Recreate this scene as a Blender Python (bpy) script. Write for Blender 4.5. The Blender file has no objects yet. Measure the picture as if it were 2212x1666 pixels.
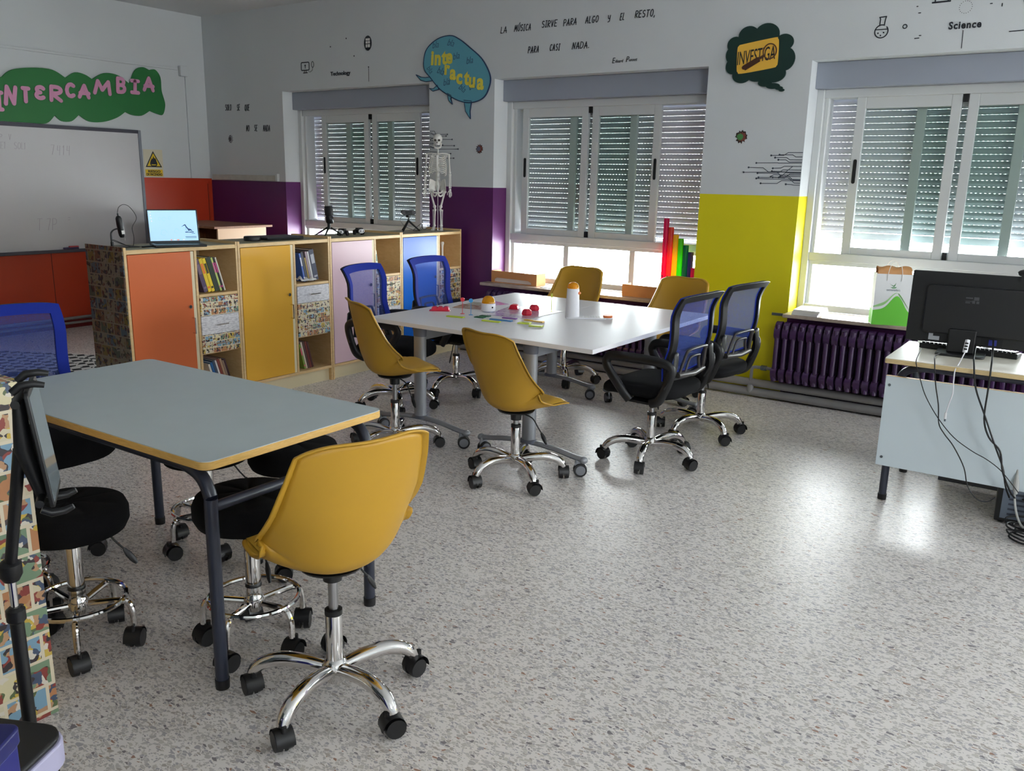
import bpy, bmesh, math, random
from mathutils import Vector, Matrix
random.seed(7)
R = math.radians
SC = bpy.context.scene
COL = SC.collection

# ------------------------------------------------------------------ camera
CAM = Vector((8.614, -6.306, 1.568)); YAW, PITCH, ROLL, FPX = -0.60333, -0.23702, 0.02134, 1843.183
_f = Vector((math.sin(YAW)*math.cos(PITCH), math.cos(YAW)*math.cos(PITCH), math.sin(PITCH)))
_r0 = Vector((math.cos(YAW), -math.sin(YAW), 0)); _u0 = _r0.cross(_f)
_r = _r0*math.cos(ROLL) + _u0*math.sin(ROLL); _u = -_r0*math.sin(ROLL) + _u0*math.cos(ROLL)
cd = bpy.data.cameras.new('camera'); cam = bpy.data.objects.new('camera', cd); COL.objects.link(cam)
cd.sensor_width = 36; cd.lens = FPX/2212*36; cd.clip_start = 0.05; cd.clip_end = 200
mw = Matrix((_r, _u, -_f)).transposed().to_4x4(); mw.translation = CAM; cam.matrix_world = mw
SC.camera = cam

# ------------------------------------------------------------------ daylight, exposure
SC.view_settings.view_transform = 'Standard'; SC.view_settings.look = 'None'
SC.view_settings.exposure = 0.0; SC.view_settings.gamma = 1.0; SC.view_settings.use_curve_mapping = False
w = bpy.data.worlds.new('daylight'); SC.world = w; w.use_nodes = True
bgn = w.node_tree.nodes['Background']
bgn.inputs['Color'].default_value = (0.93, 0.97, 1.0, 1); bgn.inputs['Strength'].default_value = 42.0
def portal(x0, x1, z0, z1, y=0.47):
    l = bpy.data.lights.new('window_portal', 'AREA'); l.shape = 'RECTANGLE'; l.size = x1-x0; l.size_y = z1-z0
    l.cycles.is_portal = True
    o = bpy.data.objects.new('window_portal', l); COL.objects.link(o)
    o.location = ((x0+x1)/2, y, (z0+z1)/2); o.rotation_euler = (R(-90), 0, 0)
def sportal(y0, y1, z0, z1):
    portal(0, 1, z0, z1); o = COL.objects[-1]; o.data.size = y1-y0; o.location = (15.4, (y0+y1)/2, (z0+z1)/2); o.rotation_euler = (R(90), 0, R(90))
SC.cycles.use_denoising = True
SC.cycles.max_bounces = 10; SC.cycles.diffuse_bounces = 6; SC.cycles.transparent_max_bounces = 16
SC.cycles.sample_clamp_indirect = 6.0; SC.cycles.caustics_reflective = False; SC.cycles.caustics_refractive = False

def pray(px, py):
    return _f + _r*((px-1106)/FPX) - _u*((py-833)/FPX)
def at(px, py, x=None, y=None, z=None):
    d = pray(px, py)
    t = (x-CAM.x)/d.x if x is not None else (y-CAM.y)/d.y if y is not None else (z-CAM.z)/d.z
    return CAM + d*t

# ------------------------------------------------------------------ materials
def lin(c):
    return tuple(((v/255)/12.92 if v <= 10.3 else ((v/255+0.055)/1.055)**2.4) for v in c) + (1,)
MATS = {}
def mat(name, c, rough=0.5, metal=0, spec=0.5, var=0.0, vscale=8, bump=0.0, bscale=60, trans=0, alpha=1, emit=0, coat=0):
    if name in MATS: return MATS[name]
    m = bpy.data.materials.new(name); m.use_nodes = True; MATS[name] = m
    nt = m.node_tree; b = nt.nodes['Principled BSDF']; L = nt.links
    col = lin(c)
    b.inputs['Base Color'].default_value = col; b.inputs['Roughness'].default_value = rough
    b.inputs['Metallic'].default_value = metal; b.inputs['Specular IOR Level'].default_value = spec
    b.inputs['Transmission Weight'].default_value = trans; b.inputs['Coat Weight'].default_value = coat
    b.inputs['Alpha'].default_value = alpha
    if emit:
        b.inputs['Emission Color'].default_value = col; b.inputs['Emission Strength'].default_value = emit
    if var or bump:
        tc = nt.nodes.new('ShaderNodeTexCoord')
    if var:
        n = nt.nodes.new('ShaderNodeTexNoise'); n.inputs['Scale'].default_value = vscale; n.inputs['Detail'].default_value = 4
        L.new(tc.outputs['Object'], n.inputs['Vector'])
        r = nt.nodes.new('ShaderNodeValToRGB')
        r.color_ramp.elements[0].position = 0.3; r.color_ramp.elements[1].position = 0.7
        r.color_ramp.elements[0].color = tuple(v*(1-var) for v in col[:3])+(1,)
        r.color_ramp.elements[1].color = tuple(min(1, v*(1+var*0.6)) for v in col[:3])+(1,)
        L.new(n.outputs['Fac'], r.inputs['Fac']); L.new(r.outputs['Color'], b.inputs['Base Color'])
    if bump:
        n2 = nt.nodes.new('ShaderNodeTexNoise'); n2.inputs['Scale'].default_value = bscale; n2.inputs['Detail'].default_value = 3
        bp = nt.nodes.new('ShaderNodeBump'); bp.inputs['Strength'].default_value = bump; bp.inputs['Distance'].default_value = 0.004
        L.new(tc.outputs['Object'], n2.inputs['Vector']); L.new(n2.outputs['Fac'], bp.inputs['Height']); L.new(bp.outputs['Normal'], b.inputs['Normal'])
    return m

def wood(name, c1, c2, axis=(1, 1, 1), rough=0.45):
    m = bpy.data.materials.new(name); m.use_nodes = True; MATS[name] = m
    nt = m.node_tree; b = nt.nodes['Principled BSDF']; L = nt.links
    tc = nt.nodes.new('ShaderNodeTexCoord'); mp = nt.nodes.new('ShaderNodeMapping'); mp.inputs['Scale'].default_value = axis
    n = nt.nodes.new('ShaderNodeTexNoise'); n.inputs['Scale'].default_value = 6; n.inputs['Detail'].default_value = 6; n.inputs['Distortion'].default_value = 1.2
    r = nt.nodes.new('ShaderNodeValToRGB'); r.color_ramp.elements[0].color = lin(c1); r.color_ramp.elements[1].color = lin(c2)
    r.color_ramp.elements[0].position = 0.3; r.color_ramp.elements[1].position = 0.7
    L.new(tc.outputs['Object'], mp.inputs['Vector']); L.new(mp.outputs['Vector'], n.inputs['Vector']); L.new(n.outputs['Fac'], r.inputs['Fac'])
    L.new(r.outputs['Color'], b.inputs['Base Color']); b.inputs['Roughness'].default_value = rough
    return m

def terrazzo():
    m = bpy.data.materials.new('terrazzo'); m.use_nodes = True
    nt = m.node_tree; b = nt.nodes['Principled BSDF']; L = nt.links; N = nt.nodes.new
    tc = N('ShaderNodeTexCoord'); nz = N('ShaderNodeTexNoise'); nz.inputs['Scale'].default_value = 30
    L.new(tc.outputs['Object'], nz.inputs['Vector'])
    mixv = N('ShaderNodeMix'); mixv.data_type = 'VECTOR'; mixv.inputs['Factor'].default_value = 0.012
    L.new(tc.outputs['Object'], mixv.inputs[4]); L.new(nz.outputs['Color'], mixv.inputs[5])
    prev = None
    base = N('ShaderNodeTexNoise'); base.inputs['Scale'].default_value = 1.3; L.new(tc.outputs['Object'], base.inputs['Vector'])
    br = N('ShaderNodeValToRGB'); br.color_ramp.elements[0].color = lin((226, 219, 214)); br.color_ramp.elements[1].color = lin((233, 228, 224))
    L.new(base.outputs['Fac'], br.inputs['Fac']); prev = br.outputs['Color']
    for scale, thr, edge, rot in ((150, 0.80, 0.10, 0.4), (74, 0.60, 0.09, 1.1), (50, 0.84, 0.11, 0.2)):
        mp = N('ShaderNodeMapping'); mp.inputs['Rotation'].default_value = (0, 0, rot); mp.inputs['Scale'].default_value = (1, 1.75, 1)
        L.new(mixv.outputs[1], mp.inputs['Vector'])
        v1 = N('ShaderNodeTexVoronoi'); v1.voronoi_dimensions = '2D'; v1.inputs['Scale'].default_value = scale
        v2 = N('ShaderNodeTexVoronoi'); v2.voronoi_dimensions = '2D'; v2.feature = 'DISTANCE_TO_EDGE'; v2.inputs['Scale'].default_value = scale
        L.new(mp.outputs['Vector'], v1.inputs['Vector']); L.new(mp.outputs['Vector'], v2.inputs['Vector'])
        sep = N('ShaderNodeSeparateColor'); L.new(v1.outputs['Color'], sep.inputs['Color'])
        a = N('ShaderNodeMath'); a.operation = 'GREATER_THAN'; a.inputs[1].default_value = thr; L.new(sep.outputs['Red'], a.inputs[0])
        e = N('ShaderNodeMath'); e.operation = 'GREATER_THAN'; e.inputs[1].default_value = edge; L.new(v2.outputs['Distance'], e.inputs[0])
        mu = N('ShaderNodeMath'); mu.operation = 'MULTIPLY'; L.new(a.outputs[0], mu.inputs[0]); L.new(e.outputs[0], mu.inputs[1])
        cr = N('ShaderNodeValToRGB'); cr.color_ramp.interpolation = 'CONSTANT'
        el = cr.color_ramp.elements; el[0].color = lin((186, 180, 176)); el[1].position = 0.22; el[1].color = lin((196, 190, 186))
        for p, c in ((0.5, (172, 167, 170)), (0.68, (200, 194, 186)), (0.82, (176, 166, 158)), (0.92, (128, 122, 124)), (0.975, (160, 124, 106))):
            q = el.new(p); q.color = lin(c)
        L.new(sep.outputs['Green'], cr.inputs['Fac'])
        mx = N('ShaderNodeMix'); mx.data_type = 'RGBA'
        L.new(mu.outputs[0], mx.inputs['Factor']); L.new(prev, mx.inputs[6]); L.new(cr.outputs['Color'], mx.inputs[7])
        prev = mx.outputs[2]
    L.new(prev, b.inputs['Base Color'])
    rn = N('ShaderNodeTexNoise'); rn.inputs['Scale'].default_value = 2.0; rn.inputs['Detail'].default_value = 5
    L.new(tc.outputs['Object'], rn.inputs['Vector'])
    mr = N('ShaderNodeMapRange'); mr.inputs['To Min'].default_value = 0.30; mr.inputs['To Max'].default_value = 0.40
    L.new(rn.outputs['Fac'], mr.inputs['Value']); L.new(mr.outputs['Result'], b.inputs['Roughness'])
    b.inputs['Specular IOR Level'].default_value = 0.45
    return m

def comic(name, u, v, scale=5.0, seed=0, tone=1.0):
    """pages of comic strips pasted on: panels with pale gutters, blotches of colour inside; u, v are the object axes of the sheet"""
    m = bpy.data.materials.new(name); m.use_nodes = True; MATS[name] = m
    nt = m.node_tree; b = nt.nodes['Principled BSDF']; L = nt.links; N = nt.nodes.new
    tc = N('ShaderNodeTexCoord'); sp = N('ShaderNodeSeparateXYZ'); cb = N('ShaderNodeCombineXYZ')
    L.new(tc.outputs['Object'], sp.inputs[0]); L.new(sp.outputs[u], cb.inputs['X']); L.new(sp.outputs[v], cb.inputs['Y'])
    mp = N('ShaderNodeMapping'); mp.inputs['Location'].default_value = (seed*1.37, seed*0.73, 0); L.new(cb.outputs[0], mp.inputs['Vector'])
    bk = N('ShaderNodeTexBrick'); bk.inputs['Scale'].default_value = scale; bk.inputs['Mortar Size'].default_value = 0.018
    bk.inputs['Color1'].default_value = (0, 0, 0, 1); bk.inputs['Color2'].default_value = (1, 1, 1, 1); bk.inputs['Mortar'].default_value = (0.5, 0.5, 0.5, 1)
    bk.inputs['Brick Width'].default_value = 0.42; bk.inputs['Row Height'].default_value = 0.3; bk.offset = 0.37; bk.squash = 0.7; bk.squash_frequency = 3
    L.new(mp.outputs[0], bk.inputs['Vector'])
    s2 = N('ShaderNodeSeparateColor'); L.new(bk.outputs['Color'], s2.inputs['Color'])
    vo = N('ShaderNodeTexVoronoi'); vo.voronoi_dimensions = '2D'; vo.inputs['Scale'].default_value = scale*13
    nz = N('ShaderNodeTexNoise'); nz.inputs['Scale'].default_value = scale*9; nz.inputs['Detail'].default_value = 2
    L.new(mp.outputs[0], nz.inputs['Vector'])
    mv = N('ShaderNodeMix'); mv.data_type = 'VECTOR'; mv.inputs['Factor'].default_value = 0.05
    L.new(mp.outputs[0], mv.inputs[4]); L.new(nz.outputs['Color'], mv.inputs[5]); L.new(mv.outputs[1], vo.inputs['Vector'])
    s3 = N('ShaderNodeSeparateColor'); L.new(vo.outputs['Color'], s3.inputs['Color'])
    def ramp(stops):
        r = N('ShaderNodeValToRGB'); r.color_ramp.interpolation = 'CONSTANT'; el = r.color_ramp.elements
        el[0].color = lin(stops[0][1]); el[1].position = stops[1][0]; el[1].color = lin(stops[1][1])
        for p, c in stops[2:]: q = el.new(p); q.color = lin(c)
        return r
    back = ramp([(0, (206, 176, 80)), (0.18, (128, 164, 186)), (0.38, (216, 204, 172)), (0.60, (186, 128, 84)), (0.72, (122, 146, 116)), (0.84, (222, 210, 170))])
    L.new(s2.outputs['Red'], back.inputs['Fac'])
    fig = ramp([(0, (52, 42, 46)), (0.26, (142, 60, 52)), (0.40, (70, 84, 108)), (0.54, (190, 146, 108)), (0.70, (206, 174, 70)), (0.8, (92, 106, 70)), (0.9, (226, 216, 200))])
    L.new(s3.outputs['Green'], fig.inputs['Fac'])
    n4 = N('ShaderNodeTexNoise'); n4.inputs['Scale'].default_value = scale*7; n4.inputs['Detail'].default_value = 1; L.new(mp.outputs[0], n4.inputs['Vector'])
    gt = N('ShaderNodeMath'); gt.operation = 'GREATER_THAN'; gt.inputs[1].default_value = 0.5; L.new(n4.outputs['Fac'], gt.inputs[0])
    mx = N('ShaderNodeMix'); mx.data_type = 'RGBA'; L.new(gt.outputs[0], mx.inputs['Factor']); L.new(back.outputs['Color'], mx.inputs[6]); L.new(fig.outputs['Color'], mx.inputs[7])
    m2 = N('ShaderNodeMix'); m2.data_type = 'RGBA'; L.new(bk.outputs['Fac'], m2.inputs['Factor']); L.new(mx.outputs[2], m2.inputs[6]); m2.inputs[7].default_value = lin((226, 212, 184))
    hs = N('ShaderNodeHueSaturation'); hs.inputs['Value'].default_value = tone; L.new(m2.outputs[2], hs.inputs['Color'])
    L.new(hs.outputs['Color'], b.inputs['Base Color']); b.inputs['Roughness'].default_value = 0.45
    return m

def newsprint(name, u, v):
    m = bpy.data.materials.new(name); m.use_nodes = True; MATS[name] = m
    nt = m.node_tree; b = nt.nodes['Principled BSDF']; L = nt.links; N = nt.nodes.new
    tc = N('ShaderNodeTexCoord'); sp = N('ShaderNodeSeparateXYZ'); cb = N('ShaderNodeCombineXYZ')
    L.new(tc.outputs['Object'], sp.inputs[0]); L.new(sp.outputs[u], cb.inputs['X']); L.new(sp.outputs[v], cb.inputs['Y'])
    mp = N('ShaderNodeMapping'); mp.inputs['Scale'].default_value = (40, 120, 1); L.new(cb.outputs[0], mp.inputs['Vector'])
    n = N('ShaderNodeTexNoise'); n.inputs['Scale'].default_value = 1.0; L.new(mp.outputs[0], n.inputs['Vector'])
    r = N('ShaderNodeValToRGB'); r.color_ramp.elements[0].position = 0.4; r.color_ramp.elements[0].color = lin((196, 194, 198))
    r.color_ramp.elements[1].position = 0.56; r.color_ramp.elements[1].color = lin((226, 224, 226))
    L.new(n.outputs['Fac'], r.inputs['Fac']); L.new(r.outputs['Color'], b.inputs['Base Color']); b.inputs['Roughness'].default_value = 0.6
    return m

def sheer(name, c, dens, rough=0.6):
    """woven mesh you can see through"""
    m = bpy.data.materials.new(name); m.use_nodes = True; MATS[name] = m
    nt = m.node_tree; L = nt.links; N = nt.nodes.new
    out = nt.nodes['Material Output']; nt.nodes.remove(nt.nodes['Principled BSDF'])
    d = N('ShaderNodeBsdfDiffuse'); d.inputs['Color'].default_value = lin(c)
    t2 = N('ShaderNodeBsdfTranslucent'); t2.inputs['Color'].default_value = lin(c)
    ms = N('ShaderNodeMixShader'); ms.inputs[0].default_value = 0.35; L.new(d.outputs[0], ms.inputs[1]); L.new(t2.outputs[0], ms.inputs[2])
    t = N('ShaderNodeBsdfTransparent'); t.inputs['Color'].default_value = lin(tuple(min(255, int(v*0.35+165)) for v in c))
    tc = N('ShaderNodeTexCoord'); wv = N('ShaderNodeTexNoise'); wv.inputs['Scale'].default_value = 350; L.new(tc.outputs['Object'], wv.inputs['Vector'])
    mr = N('ShaderNodeMapRange'); mr.inputs['To Min'].default_value = dens-0.15; mr.inputs['To Max'].default_value = dens+0.15; L.new(wv.outputs['Fac'], mr.inputs['Value'])
    mx = N('ShaderNodeMixShader'); L.new(mr.outputs[0], mx.inputs[0]); L.new(t.outputs[0], mx.inputs[1]); L.new(ms.outputs[0], mx.inputs[2])
    L.new(mx.outputs[0], out.inputs['Surface'])
    return m

def pane_glass(name, tint, refl=1.0):
    m = bpy.data.materials.new(name); m.use_nodes = True; MATS[name] = m
    nt = m.node_tree; L = nt.links; N = nt.nodes.new
    out = nt.nodes['Material Output']; nt.nodes.remove(nt.nodes['Principled BSDF'])
    t = N('ShaderNodeBsdfTransparent'); t.inputs['Color'].default_value = tint+(1,)
    g = N('ShaderNodeBsdfGlossy'); g.inputs['Roughness'].default_value = 0.02; g.inputs['Color'].default_value = (0.95, 1, 0.97, 1)
    lw = N('ShaderNodeLayerWeight'); pw = N('ShaderNodeMath'); pw.operation = 'POWER'; pw.inputs[1].default_value = 5; L.new(lw.outputs['Facing'], pw.inputs[0])
    mm = N('ShaderNodeMath'); mm.operation = 'MULTIPLY_ADD'; mm.inputs[1].default_value = 0.9*refl/2; mm.inputs[2].default_value = 0.04*refl/2; L.new(pw.outputs[0], mm.inputs[0])
    mx = N('ShaderNodeMixShader'); L.new(mm.outputs[0], mx.inputs[0]); L.new(t.outputs[0], mx.inputs[1]); L.new(g.outputs[0], mx.inputs[2])
    L.new(mx.outputs[0], out.inputs['Surface'])
    return m

def tinted(name, c, tr=0.45, rough=0.25):
    """coloured plastic that lets daylight glow through"""
    m = bpy.data.materials.new(name); m.use_nodes = True; MATS[name] = m
    nt = m.node_tree; L = nt.links; N = nt.nodes.new
    out = nt.nodes['Material Output']; b = nt.nodes['Principled BSDF']
    b.inputs['Base Color'].default_value = lin(c); b.inputs['Roughness'].default_value = rough
    t = N('ShaderNodeBsdfTranslucent'); t.inputs['Color'].default_value = lin(c)
    mx = N('ShaderNodeMixShader'); mx.inputs[0].default_value = tr
    L.new(b.outputs[0], mx.inputs[1]); L.new(t.outputs[0], mx.inputs[2]); L.new(mx.outputs[0], out.inputs['Surface'])
    return m

WHITE = mat('white_paint', (206, 210, 212), 0.75, var=0.03, vscale=1.5, bump=0.15, bscale=90)
CEIL = mat('ceiling_paint', (214, 216, 218), 0.85, var=0.02, vscale=1.0)
PURPLE = mat('purple_paint', (84, 28, 88), 0.45, var=0.05, vscale=3, bump=0.1)
YELLOWP = mat('yellow_paint', (216, 204, 14), 0.5, var=0.03, vscale=3, bump=0.15)
ORANGEP = mat('orange_panel', (182, 54, 22), 0.4, var=0.06, vscale=2)
ALU = mat('white_aluminium', (205, 208, 208), 0.35)
BOXP = mat('shutter_box_grey', (150, 156, 168), 0.5)
SLAT = mat('shutter_plastic', (206, 206, 214), 0.5, spec=0.3)
CHROME = mat('chrome', (225, 222, 220), 0.08, 1.0)
STEEL = mat('brushed_steel', (170, 170, 172), 0.28, 1.0)
BLACK = mat('black_plastic', (16, 16, 18), 0.42)
BLACKM = mat('matt_black', (10, 10, 12), 0.7)
FABRIC = mat('black_fabric', (14, 14, 16), 0.95, spec=0.2, bump=0.4, bscale=400)
MUSTARD = mat('mustard_plastic', (184, 140, 40), 0.42, spec=0.4)
MUSTARD2 = mat('mustard_leatherette', (190, 148, 48), 0.5)
GREYLAM = mat('grey_laminate', (190, 200, 202), 0.45, var=0.02)
WHITELAM = mat('white_laminate', (236, 234, 236), 0.4, spec=0.3)
NAVYMET = mat('dark_blue_grey_metal', (40, 44, 58), 0.35)
GREYMET = mat('silver_grey_paint', (150, 153, 158), 0.4, 0.4)
PIPE = mat('pipe_grey_paint', (140, 138, 138), 0.5, var=0.08)
RADP = mat('radiator_purple', (62, 34, 76), 0.3, var=0.05)
BIRCH = wood('birch_wood', (214, 178, 124), (226, 194, 142), (2, 2, 9))
PLY = wood('plywood_edge', (206, 160, 84), (226, 184, 106), (3, 3, 20))
PLYDARK = wood('brown_wood', (120, 74, 44), (150, 98, 62), (3, 12, 3))
SILLW = wood('sill_board', (168, 150, 136), (186, 170, 156), (2, 14, 3), 0.25)
CREAM = mat('cream_board', (226, 212, 176), 0.5)
PAPER = mat('white_paper', (232, 230, 226), 0.7)
INK = mat('black_ink', (22, 26, 36), 0.6)
CARD = mat('brown_card', (196, 136, 84), 0.75, var=0.06, vscale=12)
SCREW = mat('screw_grey', (110, 118, 124), 0.4, 0.8)
TERRA = terrazzo()
GLASS = pane_glass('window_glass', (0.90, 0.945, 0.925), 1.6)
CLEAR = pane_glass('clear_glass', (0.95, 0.97, 0.96), 1.0)
BONE = mat('bone_white', (226, 224, 218), 0.45)
ROTPL = mat('white_plastic', (232, 232, 236), 0.35)

# ------------------------------------------------------------------ mesh building
class MB:
    def __init__(s): s.v = []; s.f = []; s.mi = []; s.M = Matrix()
    def add(s, vs, fs, mi=0):
        b = len(s.v); s.v += [s.M @ Vector(p) for p in vs]; s.f += [tuple(b+i for i in f) for f in fs]; s.mi += [mi]*len(fs); return s
    def box(s, x0, x1, y0, y1, z0, z1, mi=0):
        return s.add([(x0,y0,z0),(x1,y0,z0),(x1,y1,z0),(x0,y1,z0),(x0,y0,z1),(x1,y0,z1),(x1,y1,z1),(x0,y1,z1)],
                     [(0,3,2,1),(4,5,6,7),(0,1,5,4),(1,2,6,5),(2,3,7,6),(3,0,4,7)], mi)
    def tube(s, pts, r, n=10, closed=False, mi=0, flat=1.0, up=None):
        pts = [Vector(p) for p in pts]; k = len(pts); rs = r if isinstance(r, (list, tuple)) else [r]*k
        vs = []; prev = None
        for i, p in enumerate(pts):
            a = pts[i-1] if (i > 0 or closed) else p; c = pts[(i+1) % k] if (i < k-1 or closed) else p
            t = (c-a).normalized()
            if up is not None: e1 = Vector(up) - t*t.dot(Vector(up))
            elif prev is None: e1 = t.orthogonal()
            else: e1 = prev - t*t.dot(prev)
            if e1.length < 1e-6: e1 = t.orthogonal()
            e1.normalize(); prev = e1; e2 = t.cross(e1)
            for j in range(n):
                an = 2*math.pi*j/n; vs.append(p + e1*(rs[i]*math.cos(an)) + e2*(rs[i]*flat*math.sin(an)))
        fs = []
        for i in range(k if closed else k-1):
            i2 = (i+1) % k
            for j in range(n): fs.append((i*n+j, i*n+(j+1) % n, i2*n+(j+1) % n, i2*n+j))
        if not closed: fs += [tuple(range(n))[::-1], tuple((k-1)*n+j for j in range(n))]
        return s.add(vs, fs, mi)
    def cyl(s, p0, p1, r0, r1=None, n=20, mi=0):
        return s.tube([p0, p1], [r0, r0 if r1 is None else r1], n, mi=mi)
    def lathe(s, prof, c=(0,0,0), n=28, mi=0):
        vs = []; fs = []; k = len(prof)
        for r, z in prof:
            for j in range(n):
                a = 2*math.pi*j/n; vs.append((c[0]+r*math.cos(a), c[1]+r*math.sin(a), c[2]+z))
        for i in range(k-1):
            for j in range(n): fs.append((i*n+j, i*n+(j+1) % n, (i+1)*n+(j+1) % n, (i+1)*n+j))
        if prof[0][0] > 1e-5: fs.append(tuple(range(n))[::-1])
        if prof[-1][0] > 1e-5: fs.append(tuple((k-1)*n+j for j in range(n)))
        return s.add(vs, fs, mi)
    def ball(s, c, rx, ry=None, rz=None, n=16, mi=0):
        ry = ry or rx; rz = rz or rx; k = n//2; vs = []; fs = []
        for i in range(k+1):
            t = math.pi*i/k
            for j in range(n):
                a = 2*math.pi*j/n; vs.append((c[0]+rx*math.sin(t)*math.cos(a), c[1]+ry*math.sin(t)*math.sin(a), c[2]+rz*math.cos(t)))
        for i in range(k):
            for j in range(n): fs.append((i*n+j, (i+1)*n+j, (i+1)*n+(j+1) % n, i*n+(j+1) % n))
        return s.add(vs, fs, mi)
    def prism(s, poly, fn, h0, h1, mi=0):
        """extrude a 2D outline; fn(a, b, h) gives the 3D point"""
        n = len(poly); vs = [fn(a, b, h0) for a, b in poly] + [fn(a, b, h1) for a, b in poly]
        fs = [tuple(range(n))[::-1], tuple(range(n, 2*n))] + [(i, (i+1) % n, n+(i+1) % n, n+i) for i in range(n)]
        return s.add(vs, fs, mi)
    def quadslab(s, q, t, mi=0):
        """thin sheet on four points (counter-clockwise seen from above), thickness t upward"""
        q = [Vector(p) for p in q]; u = Vector((0, 0, t))
        return s.add(q+[p+u for p in q], [(3,2,1,0),(4,5,6,7),(0,1,5,4),(1,2,6,5),(2,3,7,6),(3,0,4,7)], mi)
    def grid(s, fn, nu, nv, mi=0, closed_u=False):
        vs = [fn(i/nu, j/nv) for j in range(nv+1) for i in range(nu+1)]
        return s.add(vs, [(j*(nu+1)+i, j*(nu+1)+i+1, (j+1)*(nu+1)+i+1, (j+1)*(nu+1)+i) for j in range(nv) for i in range(nu)], mi)
    def build(s, name, m, parent=None, smooth=35, bevel=0, seg=2, solid=0, sub=0, loc=None, off=0.0, weld=False):
        me = bpy.data.meshes.new(name); me.from_pydata([tuple(p) for p in s.v], [], s.f)
        for x in (m if isinstance(m, (list, tuple)) else [m]): me.materials.append(x)
        me.polygons.foreach_set('material_index', s.mi)
        bm = bmesh.new(); bm.from_mesh(me)
        if weld: bmesh.ops.remove_doubles(bm, verts=bm.verts, dist=1e-5)
        bmesh.ops.recalc_face_normals(bm, faces=bm.faces); bm.to_mesh(me); bm.free()
        if smooth:
            me.polygons.foreach_set('use_smooth', [True]*len(me.polygons)); me.set_sharp_from_angle(angle=R(smooth))
        o = bpy.data.objects.new(name, me); COL.objects.link(o)
        if parent: o.parent = parent
        if loc: o.location = loc
        if solid: d = o.modifiers.new('solid', 'SOLIDIFY'); d.thickness = solid; d.offset = off
        if bevel: d = o.modifiers.new('bevel', 'BEVEL'); d.width = bevel; d.segments = seg; d.limit_method = 'ANGLE'; d.angle_limit = R(40)
        if sub: d = o.modifiers.new('sub', 'SUBSURF'); d.levels = sub; d.render_levels = sub
        return o

def tag(o, label=None, cat=None, group=None, kind=None):
    if label: o['label'] = label
    if cat: o['category'] = cat
    if group: o['group'] = group
    if kind: o['kind'] = kind
    return o
def thing(name, label, cat, loc=(0,0,0), rz=0, group=None, kind=None):
    o = bpy.data.objects.new(name, None); COL.objects.link(o); o.empty_display_size = 0.1
    o.location = loc; o.rotation_euler = (0, 0, rz); return tag(o, label, cat, group, kind)
def copy_tree(o, parent=None):
    c = o.copy(); COL.objects.link(c)
    if parent: c.parent = parent
    for ch in [x for x in bpy.data.objects if x.parent == o]: copy_tree(ch, c)
    return c
def kids(o, stem): return [c for c in o.children if c.name.split('.')[0] == stem]
def smoothpts(pts, k=6, closed=False):
    """Catmull-Rom through the points"""
    P = [Vector(p) for p in pts]; n = len(P); out = []
    for i in range(n if closed else n-1):
        a = P[i-1] if (i or closed) else P[0]; b = P[i]; c = P[(i+1) % n]; d = P[(i+2) % n] if (closed or i+2 < n) else P[-1]
        for j in range(k):
            t = j/k; out.append(0.5*((2*b)+(c-a)*t+(2*a-5*b+4*c-d)*t*t+(3*b-a-3*c+d)*t**3))
    if not closed: out.append(P[-1])
    return out
def s2(pts, k=6, closed=True):
    return [(p.x, p.y) for p in smoothpts([(a, b, 0) for a, b in pts], k, closed)]

def lettering(s, size, origin, ex, ez, width=None, shear=0, bold=0, space=1.0, depth=0.0015, mb=None, mi=0, hscale=1.0):
    """set text in the built-in face, mapped on the plane (origin, ex, ez); returns the MB"""
    cu = bpy.data.curves.new('lettering', 'FONT'); cu.body = s; cu.size = size; cu.shear = shear; cu.offset = bold; cu.space_character = space; cu.extrude = depth; cu.resolution_u = 3
    t = bpy.data.objects.new('lettering', cu); COL.objects.link(t)
    dg = bpy.context.evaluated_depsgraph_get(); dg.update(); me = bpy.data.meshes.new_from_object(t.evaluated_get(dg))
    bpy.data.objects.remove(t); bpy.data.curves.remove(cu)
    ex = Vector(ex).normalized(); ez = Vector(ez).normalized(); en = ex.cross(ez)
    xs = [v.co.x for v in me.vertices]; wd = (max(xs)-min(xs)) or 1; k = (width/wd) if width else hscale
    mb = mb or MB(); x0 = min(xs)
    mb.add([Vector(origin)+ex*((v.co.x-x0)*k)+ez*v.co.y+en*v.co.z for v in me.vertices], [tuple(p.vertices) for p in me.polygons], mi)
    bpy.data.meshes.remove(me); return mb

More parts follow.
